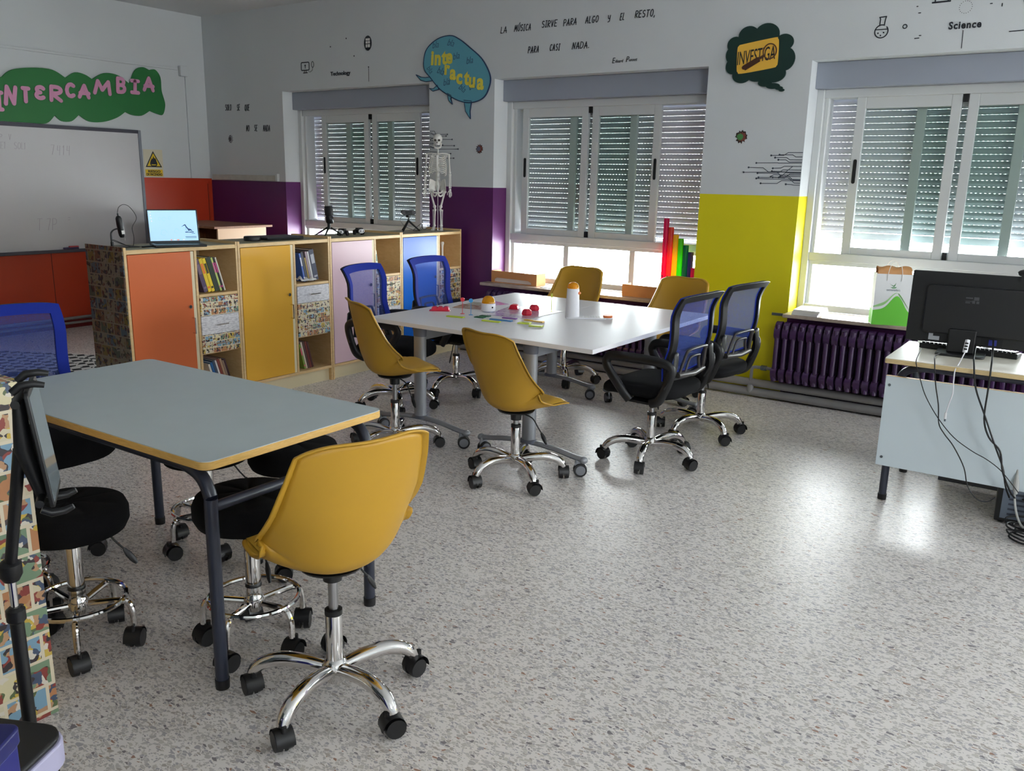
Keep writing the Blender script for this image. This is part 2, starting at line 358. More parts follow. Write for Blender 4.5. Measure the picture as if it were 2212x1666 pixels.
# stroke alphabet for the hand-painted capitals
def _arc(cx, cy, rx, ry, a0, a1, n=8): return [(cx+rx*math.cos(R(a0+(a1-a0)*i/n)), cy+ry*math.sin(R(a0+(a1-a0)*i/n))) for i in range(n+1)]
GLY = {
 'A': [[(0, 0), (.3, 1), (.6, 0)], [(.05, .35), (.6, .35)]],
 'B': [[(0, 0), (0, 1)], [(0, 1)]+_arc(.25, .76, .28, .24, 90, -90)+[(0, .52)], [(0, .52)]+_arc(.28, .26, .32, .26, 90, -90)+[(0, 0)]],
 'C': [_arc(.35, .5, .33, .5, 50, 310)], 'D': [[(0, 0), (0, 1)], [(0, 1)]+_arc(.15, .5, .42, .5, 90, -90)+[(0, 0)]],
 'E': [[(.5, 1), (0, 1), (0, 0), (.5, 0)], [(0, .52), (.4, .52)]], 'e': [_arc(.32, .76, .26, .24, 30, 270)+_arc(.32, .26, .3, .26, 90, 320)],
 'G': [_arc(.35, .5, .33, .5, 50, 300)+[(.62, .4), (.35, .42)]], 'I': [[(.15, 0), (.15, 1)], [(0, 0), (.3, 0)], [(0, 1), (.3, 1)]],
 'L': [[(0, 1), (0, 0), (.4, 0)]], 'M': [[(0, 0), (.12, 1), (.38, .3), (.66, 1), (.78, 0)]], 'N': [[(0, 0), (.08, 1), (.45, .05), (.55, 1)]],
 'O': [_arc(.3, .5, .3, .5, 0, 360, 14)], 'P': [[(0, 0), (0, 1)]+_arc(.22, .74, .3, .26, 90, -90)+[(0, .48)]],
 'Q': [_arc(.3, .5, .3, .5, 0, 360, 14), [(.38, .25), (.65, -.08)]], 'R': [[(0, 0), (0, 1)]+_arc(.22, .76, .3, .24, 90, -90)+[(0, .52), (.52, 0)]],
 'S': [_arc(.28, .76, .25, .24, 40, 250)+_arc(.28, .26, .27, .26, 80, -140)], 'T': [[(.28, 0), (.28, 1)], [(0, 1), (.6, 1)]],
 'U': [[(0, 1), (0, .3)]+_arc(.26, .28, .26, .28, 180, 360)+[(.52, 1)]], 'V': [[(0, 1), (.24, 0), (.52, 1)]],
 'Y': [[(0, 1), (.08, .55), (.4, .5)], [(.45, 1), (.4, .1), (.1, 0)]], '\u00da': [[(0, 1), (0, .3)]+_arc(.26, .28, .26, .28, 180, 360)+[(.52, 1)], [(.22, 1.1), (.38, 1.32)]],
 ',': [[(.08, .1), (0, -.15)]], '.': [[(.04, .02), (.08, .06)]], '7': [[(0, 1), (.45, 1), (.2, 0)]], '4': [[(.05, 1), (0, .5), (.4, .5)], [(.4, 1), (.38, 0)]],
 '1': [[(0, .8), (.12, 1), (.1, 0)]], '8': [_arc(.22, .75, .2, .22, 0, 360, 10), _arc(.22, .26, .24, .26, 0, 360, 10)], '=': [[(0, .65), (.4, .65)], [(0, .35), (.4, .35)]],
}
def stroke2d(mb, pts, w, fn, h0, h1, mi=0):
    for i_, ((a, b), (c, d)) in enumerate(zip(pts, pts[1:])):
        L = math.hypot(c-a, d-b) or 1e-6; tx, ty = (c-a)/L, (d-b)/L; an = math.atan2(ty, tx)
        poly = [(a+w*math.cos(an+R(q)), b+w*math.sin(an+R(q))) for q in (90, 135, 180, 225, 270)] + [(c+w*math.cos(an+R(q)), d+w*math.sin(an+R(q))) for q in (-90, -45, 0, 45, 90)]
        mb.prism(poly, fn, h0, h1+(h1-h0)*(.035*(i_ % 5)+random.uniform(0, .03)), mi)
def handwrite(mb, s, x, z, h, fn, w, asp=0.7, gap=0.22, space=1.2, slant=0.12, h0=0.0005, h1=0.002, jit=0.03, slope=0.0, mi=0):
    for ch in s:
        if ch == ' ': x += space*h*asp; continue
        g = GLY[ch]; wd = max(p[0] for st in g for p in st); jz = random.uniform(-jit, jit)*h
        for st in g:
            P = [(x+(a*asp+b*slant)*h, z+b*h+jz) for a, b in st]; stroke2d(mb, P, w, fn, h0, h1, mi)
        x += (wd*asp+gap)*h; z += slope*(wd*asp+gap)*h
    return x
onW = lambda a, b, h: (a, -h, b)          # window wall: a = x, b = z, h out of the wall
onL = lambda a, b, h: (h, a, b)           # left wall:   a = y, b = z
# ------------------------------------------------------------------ room shell
XR, YB, HC, HW, HT, HS = 15.2, -8.2, 3.24, 1.492, 2.411, 0.63
WIN = [(1.28, 3.28), (4.019, 5.974), (6.728, 8.69), (9.45, 11.41), (12.15, 14.11)]
def struct(o): return tag(o, kind='structure')
struct(MB().box(-0.15, XR+0.15, YB-0.15, 0.5, -0.12, 0).build('floor', TERRA, smooth=0))
struct(MB().box(-0.15, XR+0.15, YB-0.15, 0.5, HC, HC+0.15).build('ceiling', CEIL, smooth=0))
# left wall: white above, orange boarding below, with a rail and battens
mb = MB().box(-0.15, 0, YB, 0.0, 0, HC, 0)
wl = struct(mb.build('wall_left', WHITE, smooth=0))
mb = MB().box(0, 0.012, YB, -0.001, 0.085, 1.475, 0)
for yy in (-7.4, -6.2, -5.0, -3.8, -3.1, -1.915): mb.box(0.012, 0.0135, yy-0.003, yy+0.003, 0.085, 1.475, 1)
mb.box(0, 0.022, YB, -0.001, 1.475, 1.507, 0); mb.box(0.0, 0.02, -0.04, -0.001, 0.085, 1.475, 0); mb.box(0.012, 0.014, -0.056, -0.05, 0.085, 1.45, 1)
struct(mb.build('trim_1', [ORANGEP, mat('dark_seam', (50, 16, 10), 0.7)], smooth=0, bevel=0.003))
struct(MB().box(0, 0.018, YB, -0.001, 0, 0.08).build('baseboard_left', mat('dark_red_paint', (110, 20, 22), 0.5), smooth=0, bevel=0.004))
# unseen walls behind the camera and to the right, windows added for fill
mb = MB(); GZ = (0.85, 2.85); GY = [(-2.0, -.8)]
mb.box(XR, XR+.15, YB, .5, 0, GZ[0]); mb.box(XR, XR+.15, YB, .5, GZ[1], HC)
ys = [YB]+[v for p in GY for v in p]+[.5]
for i in range(0, len(ys), 2): mb.box(XR, XR+.15, ys[i], ys[i+1], *GZ)
struct(mb.build('wall_right', WHITE, smooth=0))
for k, (a, b) in enumerate(GY):
    mb = MB()
    for p, q in ((a, a+.05), (b-.05, b), ((a+b)/2-.025, (a+b)/2+.025)): mb.box(XR+.05, XR+.10, p, q, *GZ)
    mb.box(XR+.05, XR+.10, a, b, GZ[0], GZ[0]+.05); mb.box(XR+.05, XR+.10, a, b, GZ[1]-.05, GZ[1])
    struct(mb.build('window_%d' % (6+k), ALU, smooth=0))
    sportal(a, b, *GZ)
BW = MB(); BZ = (2.15, 2.95); BX = [(11.9, 14.0)]
BW.box(-0.15, 7.6, YB-0.15, YB, 0, HC, 1); BW.box(7.6, XR+0.15, YB-0.15, YB, 0, BZ[0], 0); BW.box(7.6, XR+0.15, YB-0.15, YB, BZ[1], HC, 0)
bx = [7.6]+[v for p in BX for v in p]+[XR+.15]
for i in range(0, len(bx), 2): BW.box(bx[i], bx[i+1], YB-.15, YB, BZ[0], BZ[1], 0)
struct(BW.build('wall_back', [WHITE, mat('bounce_cut_teal', (52, 62, 66), .6)], smooth=0))  # left stretch of this unseen wall is darkened to cut bounced light
for k, (a, b) in enumerate(BX):
    mb = MB()
    for p, q in ((a, a+.04), (b-.04, b), ((a+b)/2-.02, (a+b)/2+.02)): mb.box(p, q, YB-.10, YB-.05, *BZ)
    mb.box(a, b, YB-.10, YB-.05, BZ[0], BZ[0]+.04); mb.box(a, b, YB-.10, YB-.05, BZ[1]-.04, BZ[1]); struct(mb.build('window_%d' % (8+k), ALU, smooth=0))
    portal(a, b, *BZ, y=YB-.2); COL.objects[-1].rotation_euler = (R(90), 0, 0)

# window wall with four openings; white above the dado line, painted panels below
mb = MB(); D0 = 0.5
xs = [0]+[v for p in WIN for v in p]+[XR]
def paint(x): return 1 if x < 5.97 else (2 if x < 6.74 else (1 if x < 12 else 2))
for i in range(len(xs)-1):
    a, b = xs[i], xs[i+1]; op = i % 2 == 1
    segs = [(0, HS)] + ([] if op else [(HS, HW), (HW, HT)]) + [(HT, HC)]
    for z0, z1 in segs: mb.add([(a, 0, z0), (b, 0, z0), (b, 0, z1), (a, 0, z1)], [(0, 1, 2, 3)], 0 if z0 >= HW-.01 else paint((a+b)/2))
    mb.add([(a, D0, 0), (b, D0, 0), (b, D0, HS), (a, D0, HS)], [(0, 3, 2, 1)], 0)
    mb.add([(a, D0, HT), (b, D0, HT), (b, D0, HC), (a, D0, HC)], [(0, 3, 2, 1)], 0)
    if not op: mb.add([(a, D0, HS), (b, D0, HS), (b, D0, HT), (a, D0, HT)], [(0, 3, 2, 1)], 0)
    if op:
        pl, pr = paint(a-.1), paint(b+.1)
        for z0, z1, up in ((HS, HW, 0), (HW, HT, 1)):
            mb.add([(a, 0, z0), (a, D0, z0), (a, D0, z1), (a, 0, z1)], [(0, 1, 2, 3)], 0 if up else pl)
            mb.add([(b, 0, z0), (b, D0, z0), (b, D0, z1), (b, 0, z1)], [(0, 3, 2, 1)], 0 if up else pr)
        mb.add([(a, 0, HS), (b, 0, HS), (b, D0, HS), (a, D0, HS)], [(0, 1, 2, 3)], 0)
        mb.add([(a, 0, HT), (b, 0, HT), (b, D0, HT), (a, D0, HT)], [(0, 3, 2, 1)], 0)
for xx in (0, XR): mb.add([(xx, 0, 0), (xx, D0, 0), (xx, D0, HC), (xx, 0, HC)], [(0, 1, 2, 3)], 0)
ww = struct(mb.build('wall_window', [WHITE, PURPLE, YELLOWP], smooth=0))

# ---- windows: aluminium frame, three sliding leaves on two tracks, lower fixed lights, roller shutter and its box
BRUSH = mat('black_brush_seal', (14, 14, 15), 0.8)
def window(n, x0, x1, front, back, shut, handles, lower=0):
    t = thing('window_%d' % n, None, None, (x0, 0, HS), kind='structure'); W = x1-x0
    tag(t, ['window at the far left behind the row of low cabinets', 'middle window behind the two white tables', 'right window with the green and white bag on its sill', 'window beyond the right edge of the view', 'window at the far right end of the room'][n-1], 'window')
    zb, zt, tr0, tr1 = 0.028, 2.236-HS, 1.0-HS, 1.09-HS
    f = MB()
    for a, b in ((0, .05), (W-.05, W)): f.box(a, b, .20, .36, zb, zt)
    for a, b in ((.05, .08), (W-.08, W-.05)): f.box(a, b, .235, .36, zb, zt)
    f.box(.05, W-.05, .21, .36, zt-.06, zt); f.box(.05, W-.05, .205, .36, tr0+.03, tr1); f.box(.05, W-.05, .225, .36, tr0, tr0+.03)
    f.box(.05, W-.05, .21, .36, zb, zb+.05)
    for k in (1, 2): xx = W*k/3-.01; f.box(xx-.026, xx+.026, .225, .34, zb+.05, tr0)
    f.build('window_frame', ALU, t, smooth=0, bevel=.004)
    MB().box(.08, W-.08, .27, .276, zb+.05, tr0).build('fixed_pane', CLEAR, t, smooth=0)
    for li, (a, b) in enumerate(list(front)+list(back)):
        a -= x0; b -= x0; fr = li < len(front); y0 = .228 if fr else .285; y1 = y0+.034
        s = MB(); s.box(a, a+.062, y0, y1, tr1, zt-.055); s.box(b-.062, b, y0, y1, tr1, zt-.055)
        s.box(a+.062, b-.062, y0+.002, y1-.002, zt-.135, zt-.055); s.box(a+.062, b-.062, y0+.002, y1-.002, tr1, tr1+.05)
        so = s.build('sliding_leaf', ALU, t, smooth=0, bevel=.003)
        MB().box(a+.06, b-.06, y0+.014, y0+.018, tr1+.045, zt-.13).build('pane', GLASS, so, smooth=0)
        if fr and li in handles:
            hx = (a+.031) if handles[li] == 0 else (b-.031); h = MB(); pl = [(hx+.012*math.cos(R(q)), 1.60-HS+(.012*math.sin(R(q)))) for q in range(180, 361, 30)]
            pl += [(hx+.012*math.cos(R(q)), 1.745-HS+.012*math.sin(R(q))) for q in range(0, 181, 30)]
            h.prism(pl, lambda p, q, hh: (p, y0-hh, q), -.002, .004); h.build('handle', BRUSH, so)
    mx = (front[0][1]+front[1][0])/2-x0; b = MB(); b.box(mx-.014, mx+.014, .222, .24, zt-.11, zt-.035); b.box(mx-.014, mx+.014, .222, .24, tr1-.006, tr1+.05); b.build('brush_seal', BRUSH, t, smooth=0)
    MB().box(-.0, W, .13, .46, 2.236-HS, HT-HS-.001).build('shutter_box', BOXP, t, smooth=0, bevel=.004)
    # roller shutter: bowed slats, and between them a slit kept by small bridges
    s = MB(); P = .0427; SH = .0420; z = 2.225-HS; ya = .40; k = 0
    while z-P > shut-HS:
        pr = []
        for q in range(7):
            u = q/6; pr.append((ya-.009*math.sin(math.pi*u)**.8, z-SH*u))
        pr += [(ya+.006, z-SH), (ya+.006, z)]
        s.add([(.01, y, zz) for y, zz in pr]+[(W-.01, y, zz) for y, zz in pr], [(i, i+1, 9+i+1, 9+i) for i in range(8)]+[(8, 0, 9, 17)])
        xx = .012+(k % 2)*.012
        while xx < W-.02:   # bridges
            s.add([(xx, ya-.001, z-SH), (xx+.0185, ya-.001, z-SH), (xx+.0185, ya-.001, z-P), (xx, ya-.001, z-P)], [(0, 1, 2, 3)]); xx += .0285
        z -= P; k += 1
    s.box(.01, W-.01, ya-.012, ya+.006, z-.052, z-.004)
    sh = s.build('roller_shutter', SLAT, t, smooth=50)
    st = MB()
    for px in (.30, W-.35): st.cyl((px, ya-.026, z-.03), (px, ya-.012, z-.03), .011)
    st.build('shutter_stop', PAPER, sh)
    return t
window(1, *WIN[0], [(1.61, 2.285), (2.335, 2.965)], [(1.91, 2.555)], 1.10, {0: 0, 1: 1})
window(2, *WIN[1], [(4.17, 4.835), (4.875, 5.505)], [(4.625, 5.265)], 1.09, {0: 0, 1: 1})
window(3, *WIN[2], [(7.0, 7.665), (7.705, 8.36)], [(7.385, 8.055)], 1.235, {0: 0, 1: 1})
window(4, *WIN[3], [(9.75, 10.41), (10.45, 11.1)], [(10.1, 10.75)], 1.45, {0: 0, 1: 1})
window(5, *WIN[4], [(12.45, 13.11), (13.15, 13.8)], [(12.8, 13.45)], 1.45, {0: 0, 1: 1})
for a, b in WIN: portal(a, b, HS, 2.24)
# sills
for i, (a, b, ov) in enumerate(((1.1, 3.25, -.06), (3.975, 6.02, -.125), (6.728, 8.75, -.125), (9.4, 11.5, -.125), (12.1, 14.2, -.125))):
    struct(MB().box(a, b, ov, .21, .632, .658).build('trim_%d' % (i+2), SILLW, smooth=0, bevel=.004))

# heating: two big pipes along the window wall, thin ones along the left wall
tag(MB().cyl((3.0, -.085, .112), (XR-.02, -.085, .112), .030).build('heating_pipe', PIPE), 'upper of the two thick grey heating pipes along the window wall', 'pipe', 'heating pipes')
tag(MB().cyl((3.0, -.085, .042), (XR-.02, -.085, .042), .032).build('heating_pipe', PIPE), 'lower of the two thick grey heating pipes resting just above the floor under the windows', 'pipe', 'heating pipes')
tag(MB().cyl((.05, YB+.05, .105), (.05, -.1, .105), .013).build('heating_pipe', PIPE), 'upper thin grey pipe along the foot of the orange wall', 'pipe', 'thin wall pipes')
tag(MB().cyl((.05, YB+.05, .055), (.05, -.1, .055), .013).build('heating_pipe', PIPE), 'lower thin grey pipe along the foot of the orange wall', 'pipe', 'thin wall pipes')
rp = MB(); rp.tube(smoothpts([(6.53, -.1, .07), (6.53, -.1, .18), (6.535, -.1, .225), (6.57, -.1, .236), (6.70, -.1, .236)], 5), .012, 10)
rp.lathe([(.0, -.03), (.02, -.03), (.024, -.01), (.024, .01), (.02, .03), (0, .03)], (6.53, -.1, .07))
o = rp.build('radiator_supply_pipe', PIPE); tag(o, 'grey elbow pipe feeding the radiator beside the yellow wall', 'pipe')
v = MB(); v.tube([(6.60, -.1, .236), (6.64, -.1, .236)], .02, 8); v.cyl((6.62, -.1, .236), (6.62, -.135, .236), .011); v.build('valve', SCREW, o)

def radiator(x0, n, label):
    t = thing('radiator', label, 'radiator', (x0, -.05, 0), group='cast iron radiators')
    s = MB()
    for yy in (-.105, -.025):
        s.tube(smoothpts([(0, yy, .165), (0, yy, .2), (0, yy, .55), (0, yy, .578)], 3), [.010]+[.018]*8+[.010], 10)
    s.prism(s2([(-.13, .215), (-.10, .165), (-.03, .16), (0, .2), (0, .25), (-.03, .262), (-.10, .262), (-.13, .245)], 4), lambda a, b, h: (h, a, b), -.021, .021)
    s.prism(s2([(-.125, .54), (-.10, .588), (-.065, .602), (-.03, .588), (0, .54), (0, .5), (-.03, .475), (-.10, .475), (-.128, .5)], 4), lambda a, b, h: (h, a, b), -.021, .021)
    s.box(-.006, .006, -.105, -.025, .25, .48)
    s0 = s.build('section', RADP, t, bevel=.004)
    for k in range(1, n):
        c = s0.copy(); COL.objects.link(c); c.parent = t; c.location = (k*.0585, 0, 0)
    p = MB()
    for zz in (.212, .53): p.cyl((-.035, -.065, zz), (n*.0585-.03, -.065, zz), .019)
    p.build('header_pipe', RADP, t)
    return t
radiator(6.715, 30, 'purple cast iron radiator under the right window, beside the yellow wall')
radiator(4.10, 30, 'dark purple cast iron radiator under the middle window behind the white tables')

# ------------------------------------------------------------------ things on the walls
WBW = mat('whiteboard_enamel', (206, 204, 206), 0.25, var=0.03, vscale=1.2)
wb = thing('whiteboard', 'large white marker board with a grey frame on the left wall', 'whiteboard', (0, 0, 0))
MB().box(.012, .024, -3.6, -.875, .79, 1.965).build('writing_surface', WBW, wb, smooth=0)
DKF = mat('dark_grey_frame', (64, 62, 74), 0.4); LKF = mat('grey_frame', (124, 128, 138), 0.4)
MB().box(.012, .034, -3.62, -.86, 1.955, 1.99).build('top_rail', DKF, wb, smooth=0, bevel=.003)
MB().box(.012, .036, -.885, -.855, .77, 1.99).build('side_rail', LKF, wb, smooth=0, bevel=.003)
MB().box(.012, .07, -3.62, -.86, .765, .795).build('pen_tray', DKF, wb, smooth=0, bevel=.003)
mb = MB(); FA = lambda a, b, h: (.024+h, a, b)
random.seed(3)
handwrite(mb, 'P V', -2.28, 1.83, .05, FA, .0016, gap=.4); handwrite(mb, 'E1  SOL1', -2.28, 1.75, .06, FA, .0016, gap=.15, space=.9)
handwrite(mb, '7 4 1 4', -1.82, 1.71, .09, FA, .0020, gap=.1, space=.35); handwrite(mb, 'T 7P', -2.03, .99, .11, FA, .0022, gap=.2, space=.3); handwrite(mb, '=', -1.72, 1.06, .07, FA, .002)
mb.build('faint_writing', mat('faded_marker', (176, 168, 176), 0.6), wb, smooth=0)
e = thing('board_eraser', 'dark eraser with a red and white top lying in the whiteboard tray', 'eraser', (.053, -1.73, .797))
MB().box(-.013, .013, -.075, .075, 0, .018).build('felt_pad', mat('violet_felt', (60, 50, 80), .9), e, bevel=.003)
MB().box(-.012, .012, -.02, .075, .018, .03).build('grip', mat('red_plastic', (190, 60, 60), .4), e, bevel=.003)

# green cloud board with pink letters
g = thing('cloud_sign', 'green cloud shaped board with pink letters above the whiteboard', 'sign', (0, 0, 0))
cl = s2([(-3.1, 2.32), (-3.0, 2.44), (-2.75, 2.45), (-2.45, 2.40), (-2.20, 2.385)], 5, False) + s2([(-2.20, 2.385), (-2.1, 2.46), (-1.9, 2.50), (-1.72, 2.50), (-1.60, 2.44)], 5, False)[1:] \
   + s2([(-1.60, 2.44), (-1.5, 2.50), (-1.4, 2.49), (-1.33, 2.455)], 4, False)[1:] + s2([(-1.33, 2.455), (-1.2, 2.525), (-1.05, 2.52), (-.93, 2.45)], 5, False)[1:] \
   + s2([(-.93, 2.45), (-.86, 2.585), (-.77, 2.63), (-.69, 2.61)], 5, False)[1:] + s2([(-.69, 2.61), (-.62, 2.62), (-.565, 2.55), (-.562, 2.42), (-.548, 2.36)], 5, False)[1:] \
   + s2([(-.548, 2.36), (-.53, 2.27), (-.565, 2.17), (-.63, 2.17), (-.72, 2.195)], 5, False)[1:] + s2([(-.72, 2.195), (-.82, 2.14), (-.93, 2.14), (-1.0, 2.165)], 4, False)[1:] \
   + s2([(-1.0, 2.165), (-1.1, 2.10), (-1.25, 2.05), (-1.4, 2.045), (-1.50, 2.10)], 5, False)[1:] + s2([(-1.50, 2.10), (-1.58, 2.035), (-1.68, 2.03), (-1.74, 2.08)], 4, False)[1:] \
   + s2([(-1.74, 2.08), (-1.83, 2.00), (-2.0, 1.995), (-2.3, 1.995), (-2.7, 2.0), (-3.0, 2.05)], 5, False)[1:]
MB().prism(cl, onL, .004, .02).build('cloud_board', mat('green_foam', (22, 106, 46), .55), g, smooth=0, bevel=.003)
mb = MB(); PK = mat('pink_foam', (206, 142, 176), .6)
for ch, l, r_, tp_, bt in (('I', -14, 8, 196, 240), ('N', 6, 38, 184, 229), ('T', 44, 66, 187, 223), ('e', 72, 98, 184, 216), ('R', 105, 136, 184, 221), ('C', 138, 163, 178, 212), ('A', 166, 196, 181, 214), ('M', 199, 243, 172, 206), ('B', 249, 273, 166, 203), ('I', 279, 303, 171, 204), ('A', 306, 335, 165, 199)):
    y0 = at(l+4, (tp_+bt)/2, x=.02).y; y1 = at(r_-4, (tp_+bt)/2, x=.02).y; z0 = at((l+r_)/2, bt-4, x=.02).z; z1 = at((l+r_)/2, tp_+4, x=.02).z
    wg = max(p[0] for st in GLY[ch] for p in st); mb = MB()
    for st in GLY[ch]: stroke2d(mb, [(y0+(a/wg)*(y1-y0)*.9+b*.1*(y1-y0), z0+b*(z1-z0)) for a, b in st], .0185, onL, .02, .027)
    mb.build('letter', PK, g, smooth=0)

# cable trunking and junction box
o = MB().box(0, .02, -4.2, -.345, 2.645, 2.668).build('cable_trunking', WHITE, smooth=0, bevel=.003); tag(o, 'long white cable trunking running level above the green cloud sign', 'cable trunking')
o = MB().box(0, .018, -.262, -.248, 1.508, 2.60).build('cable_trunking', WHITE, smooth=0, bevel=.003); tag(o, 'white vertical cable trunking dropping from the junction box to the orange boards', 'cable trunking')
o = MB().box(0, .05, -.335, -.245, 2.585, 2.695).build('junction_box', WHITE, smooth=0, bevel=.008); tag(o, 'white square junction box high on the left wall near the corner', 'junction box')
o = MB().box(.07, 1.17, -.028, 0, 1.497, 1.556).build('wall_trunking', mat('worn_white', (190, 188, 180), .6, var=.12, vscale=14), smooth=0, bevel=.004); tag(o, 'white trunking strip lying on top of the purple band in the corner', 'cable trunking')
e2 = MB().box(1.15, 1.185, -.034, 0, 1.493, 1.575).build('end_cap', WHITE, o, smooth=0, bevel=.004)

# fire risk sign
s = thing('warning_sign', 'yellow fire hazard triangle sign beside the whiteboard', 'sign', (0, 0, 0))
MB().box(.001, .004, -.826, -.60, 1.512, 1.80).build('sign_plate', mat('sign_white', (214, 206, 182), .4), s, smooth=0)
tri = lambda c, z, r: [(c-.87*r, z-.5*r), (c+.87*r, z-.5*r), (c, z+r)]
SY = mat('sign_yellow', (226, 190, 30), .45); 
mb = MB().prism(tri(-.712, 1.672, .112), onL, .004, .005); mb.build('triangle_border', INK, s, smooth=0)
mb = MB().prism(tri(-.712, 1.672, .09), onL, .005, .006); mb.prism([(-.815, 1.522), (-.612, 1.522), (-.612, 1.592), (-.815, 1.592)], onL, .004, .006); mb.build('yellow_field', SY, s, smooth=0)
mb = MB(); fl = [(-.745, 1.645), (-.75, 1.68), (-.735, 1.70), (-.735, 1.715), (-.722, 1.70), (-.715, 1.735), (-.70, 1.705), (-.692, 1.715), (-.68, 1.69), (-.676, 1.66), (-.685, 1.645)]
mb.prism(fl, onL, .006, .007); ring = [(-.713+.038*math.cos(R(q)), 1.655+.03*math.sin(R(q))) for q in range(0, 361, 24)]; stroke2d(mb, ring, .005, onL, .006, .0072)
mb.prism([(-.75, 1.630), (-.676, 1.630), (-.676, 1.636), (-.75, 1.636)], onL, .006, .007)
lettering('RIESGO', .036, (.0065, -.785, 1.560), (0, 1, 0), (0, 0, 1), width=.145, bold=.001, mb=mb); lettering('DE INCENDIO', .036, (.0065, -.806, 1.528), (0, 1, 0), (0, 0, 1), width=.185, bold=.001, mb=mb)
mb.build('flame_and_wording', INK, s, smooth=0)

# writing on the window wall
random.seed(5)
def words(label, items, h, asp=None, gap=.2, slant=.12, w=.0035):
    t = thing('wall_lettering', label, 'wall lettering', (items[0][1], 0, items[0][3]))
    for word, x0, x1, zz in items:
        n = sum(max(p[0] for st in GLY[c] for p in st) for c in word); a_ = asp or (x1-x0-.012*len(word))/(n*h); mb = MB()
        handwrite(mb, word, x0-items[0][1], zz-items[0][3], h, onW, w, asp=a_, gap=gap if asp else .012/h, slant=slant); mb.build('word', INK, t, smooth=0)
    return t
words('black hand lettered words SOLO SE QUE NO SE NADA near the room corner', [('SOLO', .335, 0, 2.245), ('SE', .535, 0, 2.24), ('QUE', .665, 0, 2.235), ('NO', .675, 0, 2.02), ('SE', .81, 0, 2.02), ('NADA', .955, 0, 2.015)], .06, asp=.55, gap=.16)
qt = words('black hand lettered quotation about music above the middle window', [('LA', 4.075, 4.145, 2.775), ('M\u00daSICA', 4.215, 4.39, 2.78), ('SIRVE', 4.49, 4.645, 2.79), ('PARA', 4.70, 4.83, 2.787), ('ALGO', 4.905, 5.03, 2.79), ('Y', 5.105, 5.135, 2.785), ('EL', 5.215, 5.26, 2.79), ('RESTO,', 5.345, 5.52, 2.795), ('PARA', 4.36, 4.475, 2.60), ('CASI', 4.575, 4.68, 2.605), ('NADA.', 4.79, 4.955, 2.605)], .048, slant=.16, w=.0033)
mb = MB(); mb.M = Matrix.Translation(-qt.location)
lettering('E', .060, (5.163, -.0015, 2.475), (1, 0, 0), (0, 0, 1), shear=.25, width=.028, mb=mb); lettering('duard', .034, (5.192, -.0015, 2.478), (1, 0, 0), (0, 0, 1), shear=.25, width=.07, mb=mb)
lettering('P', .060, (5.285, -.0015, 2.478), (1, 0, 0), (0, 0, 1), shear=.25, width=.028, mb=mb); lettering('unset', .034, (5.312, -.0015, 2.482), (1, 0, 0), (0, 0, 1), shear=.25, width=.07, mb=mb)
mb.build('signature', INK, qt, smooth=0)
def ringpts(c, d, r, rz=None, n=20, a0=0, a1=360): return [(c+r*math.cos(R(a0+(a1-a0)*i/n)), d+(rz or r)*math.sin(R(a0+(a1-a0)*i/n))) for i in range(n+1)]
def dot(mb, c, d, r): mb.prism(ringpts(c, d, r, n=10)[:-1], onW, .0005, .002)
mb = MB()
def rrect(a, b, c, d, r=.008): return [(a+r, c), (b-r, c), (b, c+r), (b, d-r), (b-r, d), (a+r, d), (a, d-r), (a, c+r), (a+r, c)]
stroke2d(mb, rrect(1.585, 1.70, 2.60, 2.675), .005, onW, .0005, .002); stroke2d(mb, [(1.63, 2.60), (1.63, 2.578)], .004, onW, .0005, .002); stroke2d(mb, [(1.655, 2.60), (1.655, 2.578)], .004, onW, .0005, .002); stroke2d(mb, [(1.615, 2.575), (1.672, 2.575)], .005, onW, .0005, .002)
dot(mb, 1.643, 2.645, .01); stroke2d(mb, [(1.643, 2.65), (1.643, 2.62)], .004, onW, .0005, .002)
stroke2d(mb, ringpts(1.752, 2.65, .016, .028), .003, onW, .0005, .002); stroke2d(mb, [(1.752, 2.62), (1.745, 2.595), (1.715, 2.58), (1.69, 2.585)], .002, onW, .0005, .002)
tag(mb.build('wall_drawing', INK, smooth=0), 'small black drawing of a computer screen and mouse above the left window', 'wall drawing')
mb = MB(); lettering('Technology', .052, (2.005, -.0015, 2.530), (1, 0, 0), (0, 0, 1), width=.275, bold=.0012, mb=mb)
for p in ((2.014, 2.80), (2.233, 2.862), (2.334, 2.696)): dot(mb, p[0], p[1], .007)
stroke2d(mb, [(2.524, 2.455), (2.524, 2.575)], .0022, onW, .0005, .002); dot(mb, 2.524, 2.585, .007)
tag(mb.build('wall_lettering', INK, smooth=0), 'black printed word Technology with a few dots above the left window', 'wall lettering')
mb = MB(); mb.prism(ringpts(2.52, 2.80, .05, .068)[:-1], onW, .0005, .002, 0)
for a, b, c, d in ((2.492, 2.548, 2.823, 2.843), (2.492, 2.518, 2.797, 2.818), (2.523, 2.548, 2.797, 2.818), (2.492, 2.512, 2.762, 2.79), (2.518, 2.548, 2.762, 2.79)):
    mb.prism([(a, c), (b, c), (b, d), (a, d)], onW, .002, .0028, 1)
tag(mb.build('wall_sticker', [INK, PAPER], smooth=0), 'round black circuit sticker high above the left window', 'wall sticker')
mb = MB(); lettering('Science', .060, (7.562, -.0015, 2.548), (1, 0, 0), (0, 0, 1), width=.185, bold=.002, space=1.15, mb=mb)
stroke2d(mb, [(7.648, 2.535), (7.652, 2.43)], .002, onW, .0005, .002)
tag(mb.build('wall_lettering', INK, smooth=0), 'black printed word Science above the right window', 'wall lettering')
mb = MB(); S = lambda p, wd=.0035: stroke2d(mb, p, wd, onW, .0005, .002)
